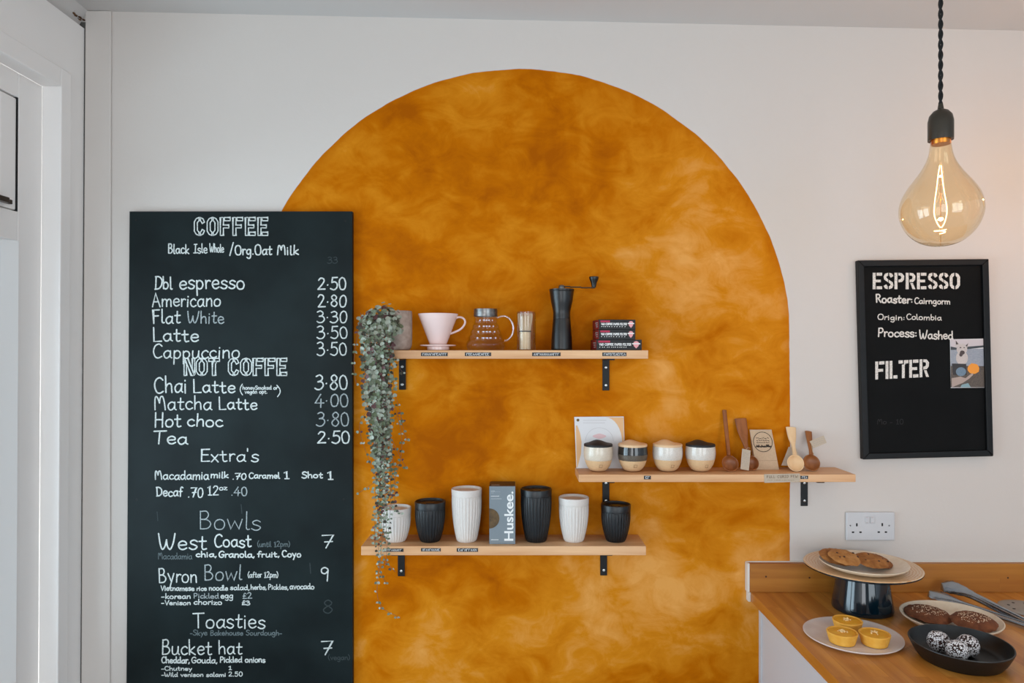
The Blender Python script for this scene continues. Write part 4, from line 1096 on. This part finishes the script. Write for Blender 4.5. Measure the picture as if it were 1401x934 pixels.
# hand grinder
cx = (768.5 - VPX) * k; c = (cx, -t, ZTOP)
gd = thing('hand_coffee_grinder', c, 'black hand coffee grinder with crank arm on the highest shelf', 'coffee grinder')
pf = [(.0302, 0), (.0313, .002), (.0311, .006), (.0297, .040), (.0275, .068), (.0257, .090), (.0255, .0925)]
m = MB().lathe(pf, c, 56); obj('lower_jar', m, GRBLK, gd)
pf = [(.0250, .0930), (.0256, .0938), (.0252, .104), (.0254, .113), (.0284, .128), (.0318, .143), (.0344, .162), (.0354, .1715), (.0365, .174), (.0365, .178), (.0345, .179), (.012, .180), (0, .180)]
m = MB().lathe([(v.x, v.y) for v in smoothpts([(a, b2, 0) for a, b2 in pf], 3)], c, 56); obj('upper_body', m, GRBLK, gd)
m = MB().lathe([(.0095, .180), (.0095, .187), (.0085, .1895), (.006, .1915), (0, .192)], c, 24); obj('drive_nut', m, STEELD, gd)
ar = [at(768, 391.8, t), at(780, 392, t), at(795, 392.8, t), at(809, 393.6, t), at(813.5, 393.8, t)]
m = MB()
for a, b2 in zip(ar, ar[1:]): m.box((a.x, -t - .006, b2.z - .0014), (b2.x + .0004, -t + .006, b2.z + .0018))
arm = obj('crank_arm', m, GRMET, gd, 0, .0008)
kc = at(812.5, 393.5, t)
m = MB().lathe([(.004, 0), (.0062, .001), (.0070, .006), (.0085, .014), (.0125, .023), (.0142, .029), (.0138, .0325), (.0, .0335)], kc, 32); obj('crank_knob', m, GRBLK, arm)

# filter boxes


def filter_box(x0, x1, pyt, pyb, label, yaw, zb_):
    tf = .112; kf_ = kk(tf); a, b2 = (x0 - VPX) * kf_, (x1 - VPX) * kf_; h = (pyb - pyt) * kf_; dp = .082
    root = thing('coffee_filter_box', ((a + b2) / 2, -tf + dp / 2, zb_), label, 'box', 'black boxes of paper filters')
    w = b2 - a; org = Vector(root.location)
    L = lambda x, y, z: org + Vector((x, y, z))
    m = MB().box(L(-w / 2, -dp / 2, 0), L(w / 2, dp / 2, h)); obj('carton', m, BOXB, root, 0, .0006)
    m = MB().box(L(-w / 2 - .0005, -dp / 2 + .0006, .0008), L(-w / 2, dp / 2 - .0006, h - .0008)); obj('end_panel', m, BOXR, root, 0)
    m = MB()
    for i in range(3): m.box(L(-w / 2 - .0008, -dp / 2 + .012, h * (.25 + .2 * i)), L(-w / 2 - .0005, -dp / 2 + .034 + .006 * i, h * (.33 + .2 * i)))
    obj('end_print', m, INKG, root, 0)
    yv = org.y - dp / 2 - .0004
    m = MB().prism([(org.x - w * .46, org.z + h * .72), (org.x - w * .2, org.z + h * .72), (org.x - w * .2, org.z + h * .9), (org.x - w * .46, org.z + h * .9)], yv, yv + .0003); obj('magenta_flash', m, MAG, root, 0)
    m = MB(); write(m, 'V60 COFFEE PAPER FILTER', org.x - w * .44, org.x + w * .26, org.z + h * .44, h * .2, h * .05, yv - .0002, 0, .0, .12)
    x = org.x - w * .44
    rg_ = random.Random(label)
    while x < org.x + w * .2: m.ribbon([(x, org.z + h * .27), (x + .003, org.z + h * .3)], h * .06, yv - .0002, False); x += rg_.uniform(.005, .009)
    obj('lettering', m, WHITEP, root, 0)
    ex, ez = org.x + w * .375, org.z + h * .5
    m = MB().prism([(ex - w * .07, ez + h * .12), (ex - w * .05, ez - h * .12), (ex, ez - h * .34), (ex + w * .05, ez - h * .12), (ex + w * .07, ez + h * .12), (ex + w * .045, ez + h * .30), (ex, ez + h * .36), (ex - w * .045, ez + h * .30)], yv - .0001, yv + .0003); obj('shield_emblem', m, ROSE, root, 0)
    m = MB().box((ex - w * .09, yv - .0003, ez + h * .06), (ex + w * .09, yv - .0001, ez + h * .16)); obj('emblem_band', m, WHITEP, root, 0)
    root.rotation_euler.z = yaw
    return root


h3 = 14.4 * kk(.112)
filter_box(814, 877, 463.9, 478.3, 'bottom black filter box of the stack on the highest shelf', RAD(5), ZTOP)
filter_box(817, 868, 450, 463.6, 'middle black filter box of the stack, between two others', RAD(5.5), ZTOP + h3 + .0003)
filter_box(817, 868, 436.3, 449.8, 'topmost black filter box of the stack beside the grinder', RAD(6), ZTOP + h3 + 13.6 * kk(.112) + .0006)

# ---------------------------------------------------------------- trailing plant
pt = .085; kp_ = kk(pt); pc = Vector(((547 - VPX) * kp_, -pt, ZTOP))
pl = thing('potted_trailing_plant', pc, 'trailing plant with small silvery heart leaves spilling from a stone pot', 'plant')
pf = [(.024, 0), (.030, .003), (.0345, .014), (.0358, .04), (.0355, .108), (.0335, .110), (.031, .106), (.031, .094)]
m = MB().lathe([(v.x, v.y) for v in smoothpts([(a, b2, 0) for a, b2 in pf], 3)], pc, 48); m.f.pop(); m.mi.pop(); obj('pot', m, STONE, pl)
m = MB().lathe([(.0312, .094), (.018, .098), (0, .1)], pc, 24); obj('soil', m, SOIL, pl)
rg = random.Random(21)
leaves = MB(); stems = MB()
HEART = [(0, 0), (.30, .16), (.52, .42), (.50, .72), (.28, .92), (0, .82), (-.28, .92), (-.50, .72), (-.52, .42), (-.30, .16)]


def leaf(p, size, nrm, up):
    nrm = nrm.normalized(); s1 = up.cross(nrm)
    if s1.length < .1: s1 = Vector((1, 0, 0))
    s1.normalize(); up2 = nrm.cross(s1)
    q = rg.random(); leaves.cur = 0 if q < .34 else 1 if q < .64 else 2 if q < .80 else 3 if q < .92 else 4
    o = [p + s1 * a * size - up2 * (b2 - .1) * size + nrm * (.10 * size * (abs(a) * 1.2)) for a, b2 in HEART]
    mid = p - up2 * .45 * size - nrm * .03 * size
    n_ = len(o); base = len(leaves.v); leaves.v += o + [mid]
    for i in range(n_): leaves.f.append([base + i, base + (i + 1) % n_, base + n_]); leaves.mi.append(leaves.cur)


def rnorm(): return Vector((rg.uniform(-.8, .8), -1, rg.uniform(-.5, .7)))


def rup(): return Vector((rg.uniform(-.6, .6), rg.uniform(-.2, .2), 1))


# mound over the pot mouth
mound = at(524, 448, .12)
for i in range(250):
    a = rg.uniform(0, 2 * pi); b_ = rg.uniform(-.25, 1) ; rr_ = rg.uniform(.75, 1.05)
    q = sqrt(max(0, 1 - b_ * b_))
    p = at(524, 447, .115) + Vector((q * cos(a) * .058 * rr_, q * sin(a) * .045 * rr_, b_ * .068 * rr_))
    if p.y > -.012: p.y = -.012
    leaf(p, rg.uniform(.0095, .016), Vector((cos(a) * q, -abs(sin(a) * q) - .35, b_ + .1)) + Vector((rg.uniform(-.4, .4), 0, rg.uniform(-.4, .4))), rup())
# strands: (start px, end px, end py, depth, leaf spacing, leaf size)
strands = []
for i in range(21):
    x0 = rg.uniform(493, 541); e = rg.choice([530, 560, 585, 600, 620, 640]); xe = 519 + (x0 - 519) * (1.0 - (e - 480) / 240) + rg.uniform(-6, 6)
    strands.append((x0, xe, e, rg.uniform(.135, .19), .0110, rg.uniform(.009, .0135)))
for xe, e in ((516, 700), (521, 720), (527, 735), (532, 700), (519, 760), (524, 790), (530, 770), (536, 690), (514, 742), (523, 690), (528, 680), (520, 668), (533, 660), (526, 712)):
    strands.append((rg.uniform(508, 538), xe, e, rg.uniform(.145, .18), .0125, rg.uniform(.007, .0105)))
for x0, xe, e, tt, sp, sz in strands:
    n_ = max(8, int((e - 430) / 9)); pts = []; ph = rg.uniform(0, 6); am = rg.uniform(1, 5)
    for j in range(n_ + 1):
        f = j / n_; py = 428 + (e - 428) * f; g = min(1, f * 1.3)
        px = x0 + (xe - x0) * g ** 1.2 + am * sin(ph + f * 7) * min(1, f * 2)
        pts.append(at(px, py, .105 + (tt - .105) * min(1, f * 5) ** .7))
    stems.tube(smoothpts(pts, 3), .0005, 4)
    L_ = 0; last = 0
    sm = smoothpts(pts, 8)
    for a, b2 in zip(sm, sm[1:]):
        L_ += (b2 - a).length
        if L_ - last > sp * rg.uniform(.7, 1.35):
            last = L_
            for sgn in (-1, 1):
                if rg.random() < .88: leaf(b2 + Vector((sgn * rg.uniform(.003, .007), rg.uniform(-.006, .0), rg.uniform(-.003, .003))), sz * rg.uniform(.75, 1.2), rnorm(), rup())
# the single long runner and loose tips
for pts_ in ([(520, 760, .16), (518, 775, .16), (517, 790, .16), (516, 805, .158), (517, 818, .155), (522, 830, .152), (530, 836, .15), (540, 841, .148), (548, 846, .146)],
             [(540, 540, .16), (547, 560, .155), (551, 582, .15), (555, 598, .145), (562, 600, .14)], [(536, 600, .16), (545, 620, .15), (556, 640, .145)],
             [(503, 560, .16), (492, 580, .15), (495, 600, .15), (505, 630, .15), (514, 655, .155)], [(512, 660, .16), (500, 668, .15), (491, 674, .15)],
             [(533, 600, .16), (542, 570, .15), (552, 575, .14)], [(540, 555, .16), (549, 592, .15), (548, 628, .15), (536, 668, .155), (528, 690, .16)],
             [(492, 440, .15), (487, 470, .15), (484, 500, .15), (488, 527, .15)], [(535, 690, .165), (542, 697, .17), (549, 701, .165)], [(524, 760, .16), (530, 770, .155), (541, 782, .15)],
             [(536, 476, .15), (545, 498, .15), (550, 508, .145), (558, 510, .14)], [(520, 780, .16), (526, 794, .158), (532, 797, .156)]):
    sm = smoothpts([at(*p) for p in pts_], 6); stems.tube(sm, .0005, 4); L_ = 0; last = 0
    for a, b2 in zip(sm, sm[1:]):
        L_ += (b2 - a).length
        if L_ - last > .021 * rg.uniform(.7, 1.4):
            last = L_
            for sgn in (-1, 1):
                if rg.random() < .8: leaf(b2 + Vector((sgn * .004, -.002, 0)), rg.uniform(.006, .0095), rnorm(), rup())
obj('foliage', leaves, LEAF, pl, 0); obj('vines', stems, VINE, pl)

# ================================================================ wall socket
p, q = at(1156, 699.5, .0), at(1222.5, 738.5, .0)
so = thing('wall_socket', ((p.x + q.x) / 2, 0, q.z), 'white double wall socket on the wall above the cake stand', 'socket')
obj('face_plate', MB().box((p.x, -.0095, q.z), (q.x, -.0004, p.z)), SOCK, so, 0, .004, 3)
kq = kk(.0095); Zs = lambda px, py: at(px, py, .0095)
for sx_ in (1185.3, 1192.6):
    a = Zs(sx_ + 1, 711); m = MB().box((a.x - .0062, -.0122, a.z - .0105), (a.x + .0062, -.0092, a.z + .0105)); obj('rocker_switch', m, SOCK, so, 0, .0018)
    m = MB().box((a.x - .0045, -.01235, a.z + .0072), (a.x + .0015, -.0121, a.z + .0082)); m.box((a.x - .0045, -.01235, a.z - .0082), (a.x + .0015, -.0121, a.z - .0072)); obj('switch_mark', m, plain('pale_red_mark', S(176, 150, 150), .6), so, 0)
for (px, py, w, h) in ((1172.2, 717.6, .0022, .0046), (1207, 717.4, .0022, .0046), (1167, 727.8, .0034, .0022), (1177.3, 727.8, .0034, .0022), (1202.2, 727.6, .0034, .0022), (1212, 727.6, .0034, .0022)):
    a = Zs(px, py); obj('pin_slot', MB().box((a.x - w, -.0101, a.z - h), (a.x + w, -.0090, a.z + h)), HOLE, so, 0)
for px in (1163.3, 1216.5):
    a = Zs(px, 718.7); m = MB().tube([(a.x, -.0103, a.z), (a.x, -.008, a.z)], .0023, 12); obj('plate_screw', m, STEEL, so)

# ================================================================ counter
ZC = EYE - .724
XC0 = .709; XC1 = 2.3; YC = 1.15
ct = thing('worktop', (XC0, -.3, ZC - .03), 'honey brown wooden worktop of long staves with the cakes on it', 'worktop')
obj('worktop_slab', MB().box((XC0, -YC, ZC - .028), (XC1, -.0006, ZC)), OAK, ct, 0, .0015)
up = thing('worktop_upstand', (XC0, 0, ZC), 'low wooden upstand board along the wall behind the worktop', 'upstand')
xu = at(1025.5, 0, .022).x
obj('upstand_board', MB().box((xu, -.022, ZC + .0004), (XC1, -.0006, EYE - .638)), UPST, up, 0, .0012)
m = MB().box((xu - .004, -.0225, EYE - .6385), (XC1, -.0004, EYE - .6355)) if False else MB().box((xu - .004, -.006, EYE - .638), (XC1, -.0004, EYE - .6352))
m.box((xu - .0065, -.0235, ZC + .001), (xu, -.0004, EYE - .6365)); obj('sealant', m, SEAL, up, 0, .001)
m = MB()
for px, py in ((1048, 788.5), (1107.5, 790), (1379, 790.2)):
    q = at(px, py, .022); m = MB().tube([(q.x, -.0224, q.z), (q.x, -.021, q.z)], .0028, 12); obj('wood_knot', m, plain('dark_knot', S(70, 36, 16), .6), up)
m = MB().box((XC0 - .0075, -.022, ZC - .028), (XC0 - .0004, -.0006, ZC - .0005)); obj('edge_sealant', m, SEAL, ct, 0, .001)
cab = thing('counter_cabinet', (XC0 + .04, -.5, 0), 'white cabinet end panel under the wooden worktop', 'cabinet')
xp = .744
obj('side_panel', MB().box((xp, -YC + .04, .0), (xp + .018, -.0006, ZC - .0285)), CABW, cab, 0)
obj('scribe_strip', MB().box((xp - .004, -.018, .0), (xp - .0003, -.0006, ZC - .0285)), CABW, cab, 0)
obj('front_panel', MB().box((xp + .02, -YC + .06, .0), (XC1, -YC + .042, ZC - .0285)), CABW, cab, 0)

# cake stand
sc_ = Vector((.977, -.156, ZC + .0003))
cs = thing('cake_stand', sc_, 'glossy dark teal pedestal cake stand with beige plate top', 'cake stand')
m = MB().lathe([(.070, 0), (.079, .002), (.0805, .007), (.0795, .014), (.070, .075), (.0645, .1115), (.060, .1115), (.060, .105), (.0, .105)], sc_, 64); obj('pedestal', m, TEAL, cs)
hp_ = .1125
wob = lambda r, z, a: r * (1 + .012 * sin(2 * a + .5) + .006 * sin(3 * a))
m = MB()
m.cur = 0; m.lathe([(.058, hp_ - .001), (.12, hp_ + .0015), (.150, hp_ + .0045), (.1535, hp_ + .0070), (.1535, hp_ + .0105)], sc_, 72, wob); m.f = m.f[:-1]; m.mi = m.mi[:-1]
m.cur = 1; m.lathe([(.1535, hp_ + .0105), (.152, hp_ + .0123), (.151, hp_ + .0125), (.1455, hp_ + .0122), (.13, hp_ + .0095), (.10, hp_ + .0085), (0, hp_ + .0085)], sc_, 72, wob); m.f = m.f[:-1]; m.mi = m.mi[:-1]
pltop = obj('stand_plate', m, [TEAL, BEIGE], cs)


def dish(name, label, cat, c, prof_out, prof_in, mo, mi_, n=64, wf=None, sy=1.0, rot=0.0):
    root = thing(name, c, label, cat, None); m = MB(); m.cur = 0
    m.lathe(prof_out, c, n, wf, sy); m.f = m.f[:-1]; m.mi = m.mi[:-1]
    m.cur = 1; m.lathe([prof_out[-1]] + prof_in, c, n, wf, sy)
    f = m.f; keep = [(a, b2) for a, b2 in zip(f, m.mi)]
    # drop the doubled cap under the inner surface
    m.f = [a for a, b2 in keep if not (len(a) > 4 and b2 == 1)]; m.mi = [b2 for a, b2 in keep if not (len(a) > 4 and b2 == 1)]
    obj('plate_body' if 'plate' in name else 'bowl_body', m, [mo, mi_], root)
    return root


c1 = Vector((.968, -.182, sc_.z + hp_ + .0088))
dish('cookie_plate', 'cream plate of golden cookies on top of the cake stand', 'plate', c1, [(.066, 0), (.072, .0008), (.095, .007), (.112, .0165), (.1145, .0195), (.1140, .0205)], [(.1115, .0202), (.106, .0165), (.090, .0085), (.068, .0042), (0, .0038)], CREAMP, CREAMP, wf=wob)


def cookie(name, label, c, R, H, rx, ry, mat, seed, sugar=0, chips=0, group=None, rz=0):
    c = Vector(c); root = thing(name, c, label, 'cookie', group)
    m = MB(); n, rings = 48, 10; top = []
    R3 = (Matrix.Rotation(rz, 3, 'Z') @ Matrix.Rotation(ry, 3, 'Y') @ Matrix.Rotation(rx, 3, 'X'))
    def hgt(u, v):
        q = sqrt(u * u + v * v) / R; return H * (1 - q ** 4 * .75) + .0022 * MN.noise(Vector((u, v, seed)) * 90) + .0015 * MN.noise(Vector((u, v, seed)) * 200)
    rim = lambda a: R * (1 + .035 * MN.noise(Vector((cos(a) * 2.2, sin(a) * 2.2, seed * 3.1))))
    rows = [(.86, -1), (.97, .25)] + [(1 - i / rings, 2) for i in range(0, rings)]
    for q, kz in rows:
        for i in range(n):
            a = 2 * pi * i / n; rr2 = rim(a) * q; u, v = rr2 * cos(a), rr2 * sin(a)
            z = 0 if kz == -1 else H * .25 if kz == .25 else hgt(u, v)
            m.v.append(c + R3 @ Vector((u, v, z)))
    for j in range(len(rows) - 1):
        for i in range(n): i2 = (i + 1) % n; m.f.append([j * n + i, j * n + i2, (j + 1) * n + i2, (j + 1) * n + i]); m.mi.append(0)
    m.f.append(list(range(n))[::-1]); m.mi.append(0); m.f.append([(len(rows) - 1) * n + i for i in range(n)]); m.mi.append(0)
    obj('cookie_body', m, mat, root, 80)
    rg2 = random.Random(seed)
    def scatter(cnt, lo, hi, sz0, sz1, nm, mt):
        m2 = MB()
        for i in range(cnt):
            a = rg2.uniform(0, 2 * pi); q = R * (lo + (hi - lo) * sqrt(rg2.random())); u, v = q * cos(a), q * sin(a) * .8
            m2.blob(c + R3 @ Vector((u, v, hgt(u, v) + .0002)), rg2.uniform(sz0, sz1), i, .3, 2, (1, 1, .6), 6, 4)
        o = obj(nm, m2, mt, root); return o
    if sugar: scatter(sugar, 0, .72, .0007, .0016, 'sugar_topping', SUGAR)
    if chips: scatter(chips, 0, .8, .0022, .004, 'chocolate_chips', CHIP)
    return root


GC = 'golden cookies on the cake stand'
zc1 = c1.z + .0045
PALEC = plain('pale_cookie', S(160, 104, 48), .85, col2=S(192, 136, 76), scale=45, bump=.9, bscale=110)
DARKCK = plain('dark_golden_cookie', S(122, 68, 28), .85, col2=S(158, 98, 46), scale=45, bump=.9, bscale=110)
cookie('golden_cookie', 'golden cookie at the back left under the paler one', (.913, -.148, zc1 + .0150), .052, .012, RAD(11), RAD(3), COOK, 1, chips=5, group=GC)
cookie('golden_cookie', 'darker golden cookie at the far right under another', (1.006, -.166, zc1 + .0105), .046, .012, RAD(10), RAD(6), DARKCK, 4, chips=4, group=GC)
cookie('golden_cookie', 'golden cookie at the front right of the cake stand plate', (.982, -.193, zc1 + .0185), .044, .012, RAD(12), RAD(3), COOK, 3, chips=5, group=GC)
cookie('golden_cookie', 'paler golden cookie tilted forward on the left of the plate', (.913, -.186, zc1 + .0260), .043, .011, RAD(15), RAD(4), PALEC, 2, chips=6, group=GC)

# grey plate of little yellow cakes
c2 = Vector((.853, -.356, ZC + .0003))
dish('cake_plate', 'pale grey round plate with three little yellow cakes', 'plate', c2, [(.085, 0), (.092, .001), (.110, .005), (.1165, .0095), (.1165, .0110)], [(.1145, .0116), (.110, .0098), (.095, .0072), (0, .0068)], GREYP, GREYP, wf=wob)
CKG = 'little yellow cakes on the grey plate'
for i, (x, t_, lb, rr_) in enumerate(((.806, .400, 'little yellow cake at the front left of the grey plate', .0365), (.8805, .410, 'little yellow cake at the right of the grey plate', .0365), (.8535, .326, 'little yellow cake at the back of the grey plate', .0365))):
    cc = Vector((x, -t_, c2.z + .0074)); root = thing('yellow_cake', cc, lb, 'cake', CKG)
    wv = lambda r, z, a, s=i: r * (1 + .012 * sin(3 * a + s) + .006 * sin(5 * a + 2 * s))
    m = MB().lathe([(.027, 0), (.0295, .0015), (.0325, .012), (.0355, .024), (.0362, .0265), (.0350, .0280), (.0325, .0275), (.0305, .0255), (0, .0255)], cc, 48, wv); obj('cake_base', m, CAKE, root)
    m = MB().lathe([(.0312, .0250), (.030, .0268), (.018, .0272), (0, .0275)], cc, 40, wv); obj('curd_filling', m, CURD, root)
    m = MB(); r2 = random.Random(i)
    for k_ in range(26):
        a, q = r2.uniform(0, 6.3), abs(r2.gauss(0, .0055)); m.blob(cc + Vector((q * cos(a), q * sin(a), .0282 + max(0, .0055 - q * .7) * r2.random())), r2.uniform(.0012, .0024), k_, .4, 2, (1, 1, .7), 7, 5)
    obj('crumble_topping', m, plain('cream_crumble', S(240, 208, 150), .8), root)

# cream dish with chocolate cookies
c3 = Vector((1.150, -.278, ZC + .0003))
dish('shallow_plate', 'cream shallow plate with two sugar dusted chocolate cookies', 'plate', c3, [(.072, 0), (.078, .0008), (.100, .010), (.1165, .0215), (.1195, .0255), (.1195, .0265)], [(.117, .0268), (.113, .023), (.097, .0120), (.075, .0062), (0, .0055)], CREAMP, CREAMP, wf=wob)
GCH = 'chocolate cookies on the cream plate'
cookie('chocolate_cookie', 'sugar topped chocolate cookie at the back left of the cream plate', (1.108, -.248, c3.z + .0150), .058, .018, RAD(4), RAD(2), CHOC, 7, sugar=150, group=GCH)
cookie('chocolate_cookie', 'sugar topped chocolate cookie at the front right of the cream plate', (1.184, -.318, c3.z + .0225), .053, .019, RAD(6), RAD(-3), CHOC, 8, sugar=150, group=GCH)

# black bowl with coconut balls
c4_ = Vector((1.047, -.478, ZC + .0003))
dish('black_bowl', 'matt black shallow bowl holding coconut dusted balls', 'bowl', c4_, [(.080, 0), (.086, .001), (.096, .014), (.105, .032), (.1085, .0405), (.1080, .0420)], [(.1055, .0418), (.101, .032), (.091, .014), (.080, .0075), (0, .007)], BLKP, BLKP, wf=wob)
BG = 'coconut dusted balls in the black bowl'
for i, (x, t_, lb) in enumerate(((1.011, .452, 'coconut dusted date ball at the left in the black bowl'), (1.0225, .504, 'coconut dusted date ball at the front in the black bowl'), (1.066, .476, 'coconut dusted date ball at the right in the black bowl'))):
    rr_ = .0245; cc = Vector((x, -t_, c4_.z + .0075 + rr_)); root = thing('coconut_ball', (x, -t_, c4_.z + .0075), lb, 'sweet', BG)
    m = MB().blob(cc, rr_ * .97, i + 3, .07, 2.5, nu=32, nv=20); obj('ball', m, COCOA, root)
    m = MB(); r2 = random.Random(i + 50)
    for k_ in range(760):
        d = Vector((r2.gauss(0, 1), r2.gauss(0, 1), r2.gauss(0, 1))).normalized(); q = rr_ * .97 * (1 + .07 * MN.noise(d * 2.5 + Vector(((i + 3) * 3.7, (i + 3) * 1.3, (i + 3) * 7.1))))
        u = d.cross(Vector((r2.gauss(0, 1), r2.gauss(0, 1), r2.gauss(0, 1)))).normalized(); w_ = d.cross(u); l_, b3 = r2.uniform(.0011, .0026), r2.uniform(.0006, .0013)
        pp = cc + d * (q + .0003); m.add([pp - u * l_ - w_ * b3, pp + u * l_ - w_ * b3 + d * .0005, pp + u * l_ + w_ * b3, pp - u * l_ + w_ * b3 + d * .0004], [(0, 1, 2, 3)])
    o = obj('coconut_coating', m, COCO, root, 0)

# tongs
tail = Vector((1.345, -.318, ZC + .017))
tg = thing('serving_tongs', (tail.x, tail.y, ZC), 'steel serving tongs with scalloped grips lying behind the cream plate', 'tongs')


def tong_arm(h, mid, tip_w, roll):
    P_ = smoothpts([tail, tail.lerp(h, .35) + mid * .5, tail.lerp(h, .7) + mid, h], 10); n_ = len(P_); m = MB(); cols = 9; o = 0
    for kx, p in enumerate(P_):
        f = kx / (n_ - 1); d = (P_[min(kx + 1, n_ - 1)] - P_[max(kx - 1, 0)]).normalized()
        u = d.cross(Vector((0, 0, 1))).normalized(); w_ = u.cross(d); ur = u * cos(roll) + w_ * sin(roll); wr = w_ * cos(roll) - u * sin(roll)
        wid = .0105 + .002 * f
        if f > .66: g = (f - .66) / .34; wid = .0118 + tip_w * sin(min(1, g * 1.25) * pi / 2) - (.012 * max(0, g - .8) / .2); wid += .0022 * sin(g * 30)
        dep = .0075 if f < .66 else .0065
        for side in (0, 1):
            for j in range(cols):
                s_ = -1 + 2 * j / (cols - 1); off = -(abs(s_) ** 2.2) * dep
                m.v.append(p + ur * s_ * wid + wr * (off - .0009 * side))
    st = cols * 2
    for kx in range(n_ - 1):
        for j in range(cols - 1):
            a = kx * st + j; m.f.append([a, a + 1, a + st + 1, a + st]); b2 = a + cols; m.f.append([b2, b2 + st, b2 + st + 1, b2 + 1]); m.mi += [0, 0]
        for j in (0, cols - 1): a = kx * st + j; m.f.append([a, a + st, a + st + cols, a + cols]); m.mi.append(0)
    for base in (0, (n_ - 1) * st):
        for j in range(cols - 1): m.f.append([base + j, base + j + cols, base + j + cols + 1, base + j + 1]); m.mi.append(0)
    return m


obj('tong_arm', tong_arm(Vector((1.262, -.055, ZC + .040)), Vector((.004, 0, .006)), .011, RAD(38)), STEEL, tg, 50)
obj('tong_arm', tong_arm(Vector((1.215, -.075, ZC + .024)), Vector((.002, 0, -.002)), .013, RAD(14)), STEEL, tg, 50)
m = MB().tube([tail + Vector((-.013, .0, -.004)), tail + Vector((.013, 0, -.004))], .0042, 14); obj('hinge_pin', m, BLACKM, tg)
m = MB().box(tail + Vector((-.010, -.055, -.012)), tail + Vector((.010, .004, -.006)));
obj('locking_pull', m, STEEL, tg, 0, .002)
# round steel disc lying at the frame's right edge
cd = Vector((1.437, -.157, ZC + .0003))
dk = thing('steel_lid', cd, 'flat round steel lid lying on the worktop right of the tongs', 'lid')
m = MB().lathe([(.062, 0), (.066, .001), (.066, .003), (.062, .0042), (.054, .0036), (0, .0036)], cd, 56); obj('disc_body', m, plain('dull_steel', S(168, 166, 160), .45, .5, var=.05, scale=40), dk)
m = MB()
for i in range(8):
    a = 2 * pi * i / 8 + .2; q = cd + Vector((.04 * cos(a), .04 * sin(a), .0037)); m = MB().lathe([(.004, 0), (.004, .0003), (0, .0003)], q, 12); obj('hole', m, HOLE, dk)

# ================================================================ pendant lamps


def pendant(x, t_, zc, label, power):
    c = Vector((x, -t_, zc)); ztop_ = zcl(x)
    root = thing('pendant_lamp', (x, -t_, ztop_), label, 'lamp', 'bare bulb pendant lamps')
    # bulb: zc = height of the widest point
    P_ = [(0, -.083), (.022, -.0805), (.045, -.0705), (.066, -.050), (.0785, -.024), (.0815, 0), (.0765, .024), (.0655, .046), (.0525, .064), (.0400, .082), (.0305, .099), (.0242, .116), (.0205, .138), (.0195, .160)]
    P_ = [(max(0, v.x), v.y) for v in smoothpts([(a, b2, 0) for a, b2 in P_], 4)]
    m = MB().lathe(P_, c, 64); m.f = m.f[:-1]; m.mi = m.mi[:-1]; obj('glass_bulb', m, AMBER, root, 80)
    m = MB().lathe([(.011, .150), (.009, .135), (.0045, .120), (.0035, .100), (.0045, .095), (0, .094)][::-1], c, 20); obj('glass_stem', m, GLASS, root, 80)
    loop = [Vector((c.x + a, c.y + b2, c.z + z)) for a, b2, z in ((-.002, 0, .094), (-.004, .002, .075), (-.007, .003, .045), (-.0105, .004, .015), (-.0120, .004, -.010), (-.008, .001, -.030), (-.001, -.002, -.042), (.005, -.004, -.034), (.0100, -.005, -.014), (.0105, -.004, .006), (.006, -.003, .035), (.002, -.002, .070), (.001, 0, .094))]
    m = MB().tube(smoothpts(loop, 8), .0010, 8); obj('filament', m, FIL, root)
    sp = [Vector((c.x - .001 + .013 * cos(a) * (1 - .05 * a), c.y + .010 * sin(a), c.z - .046 - .0011 * a)) for a in [i * .35 for i in range(22)]]
    m = MB().tube(sp, .0011, 8); obj('filament', m, FIL, root)
    m = MB().tube([c + Vector((0, 0, .095)), c + Vector((0, 0, -.05)), c + Vector((0, 0, -.082))], .0006, 6); obj('support_wire', m, BRASS, root)
    m = MB().lathe([(.0185, .140), (.0195, .142), (.0195, .162), (.012, .166), (0, .166)], c, 32); obj('screw_cap', m, BRASS, root)
    m = MB().lathe([(.0222, .150), (.0250, .149), (.0252, .152), (.0252, .190), (.0225, .203), (.015, .2125), (.008, .216), (.0065, .2165), (.0045, .229), (0, .229)], c, 40); obj('lamp_holder', m, BAKE, root)
    zz0 = c.z + .228; n_ = int((ztop_ - zz0) / .004); m = MB()
    for s_ in (0, pi):
        m.tube([Vector((c.x + .0026 * cos(s_ + i * .55), c.y + .0026 * sin(s_ + i * .55), zz0 + (ztop_ - .012 - zz0) * i / n_)) for i in range(n_ + 1)], .0026, 7)
    obj('twisted_cord', m, CORD, root)
    m = MB().lathe([(.008, -.026), (.040, -.020), (.045, -.004), (.045, -.0006), (0, -.0006)], (c.x, c.y, ztop_ - .004), 32); obj('ceiling_rose', m, BAKE, root)
    l = bpy.data.lights.new('bulb_glow', 'POINT'); l.energy = power; l.color = (1, .52, .24); l.shadow_soft_size = .006
    lo = bpy.data.objects.new('bulb_glow', l); COL.objects.link(lo); lo.parent = root; lo.location = (0, 0, c.z - ztop_ + .02)
    return root


kb_ = kk(.59)
pendant((1287 - VPX) * kb_, .59, EYE - (285 - VPY) * kb_, 'large clear amber bulb hanging on a black twisted cord', 1.4)
pendant((1287 - VPX) * kb_ + .60, .42, EYE - (285 - VPY) * kb_ + .14, 'second bare bulb pendant further right along the counter', 2.5)

for o in bpy.data.objects:
    if '_w' in o: del o['_w']
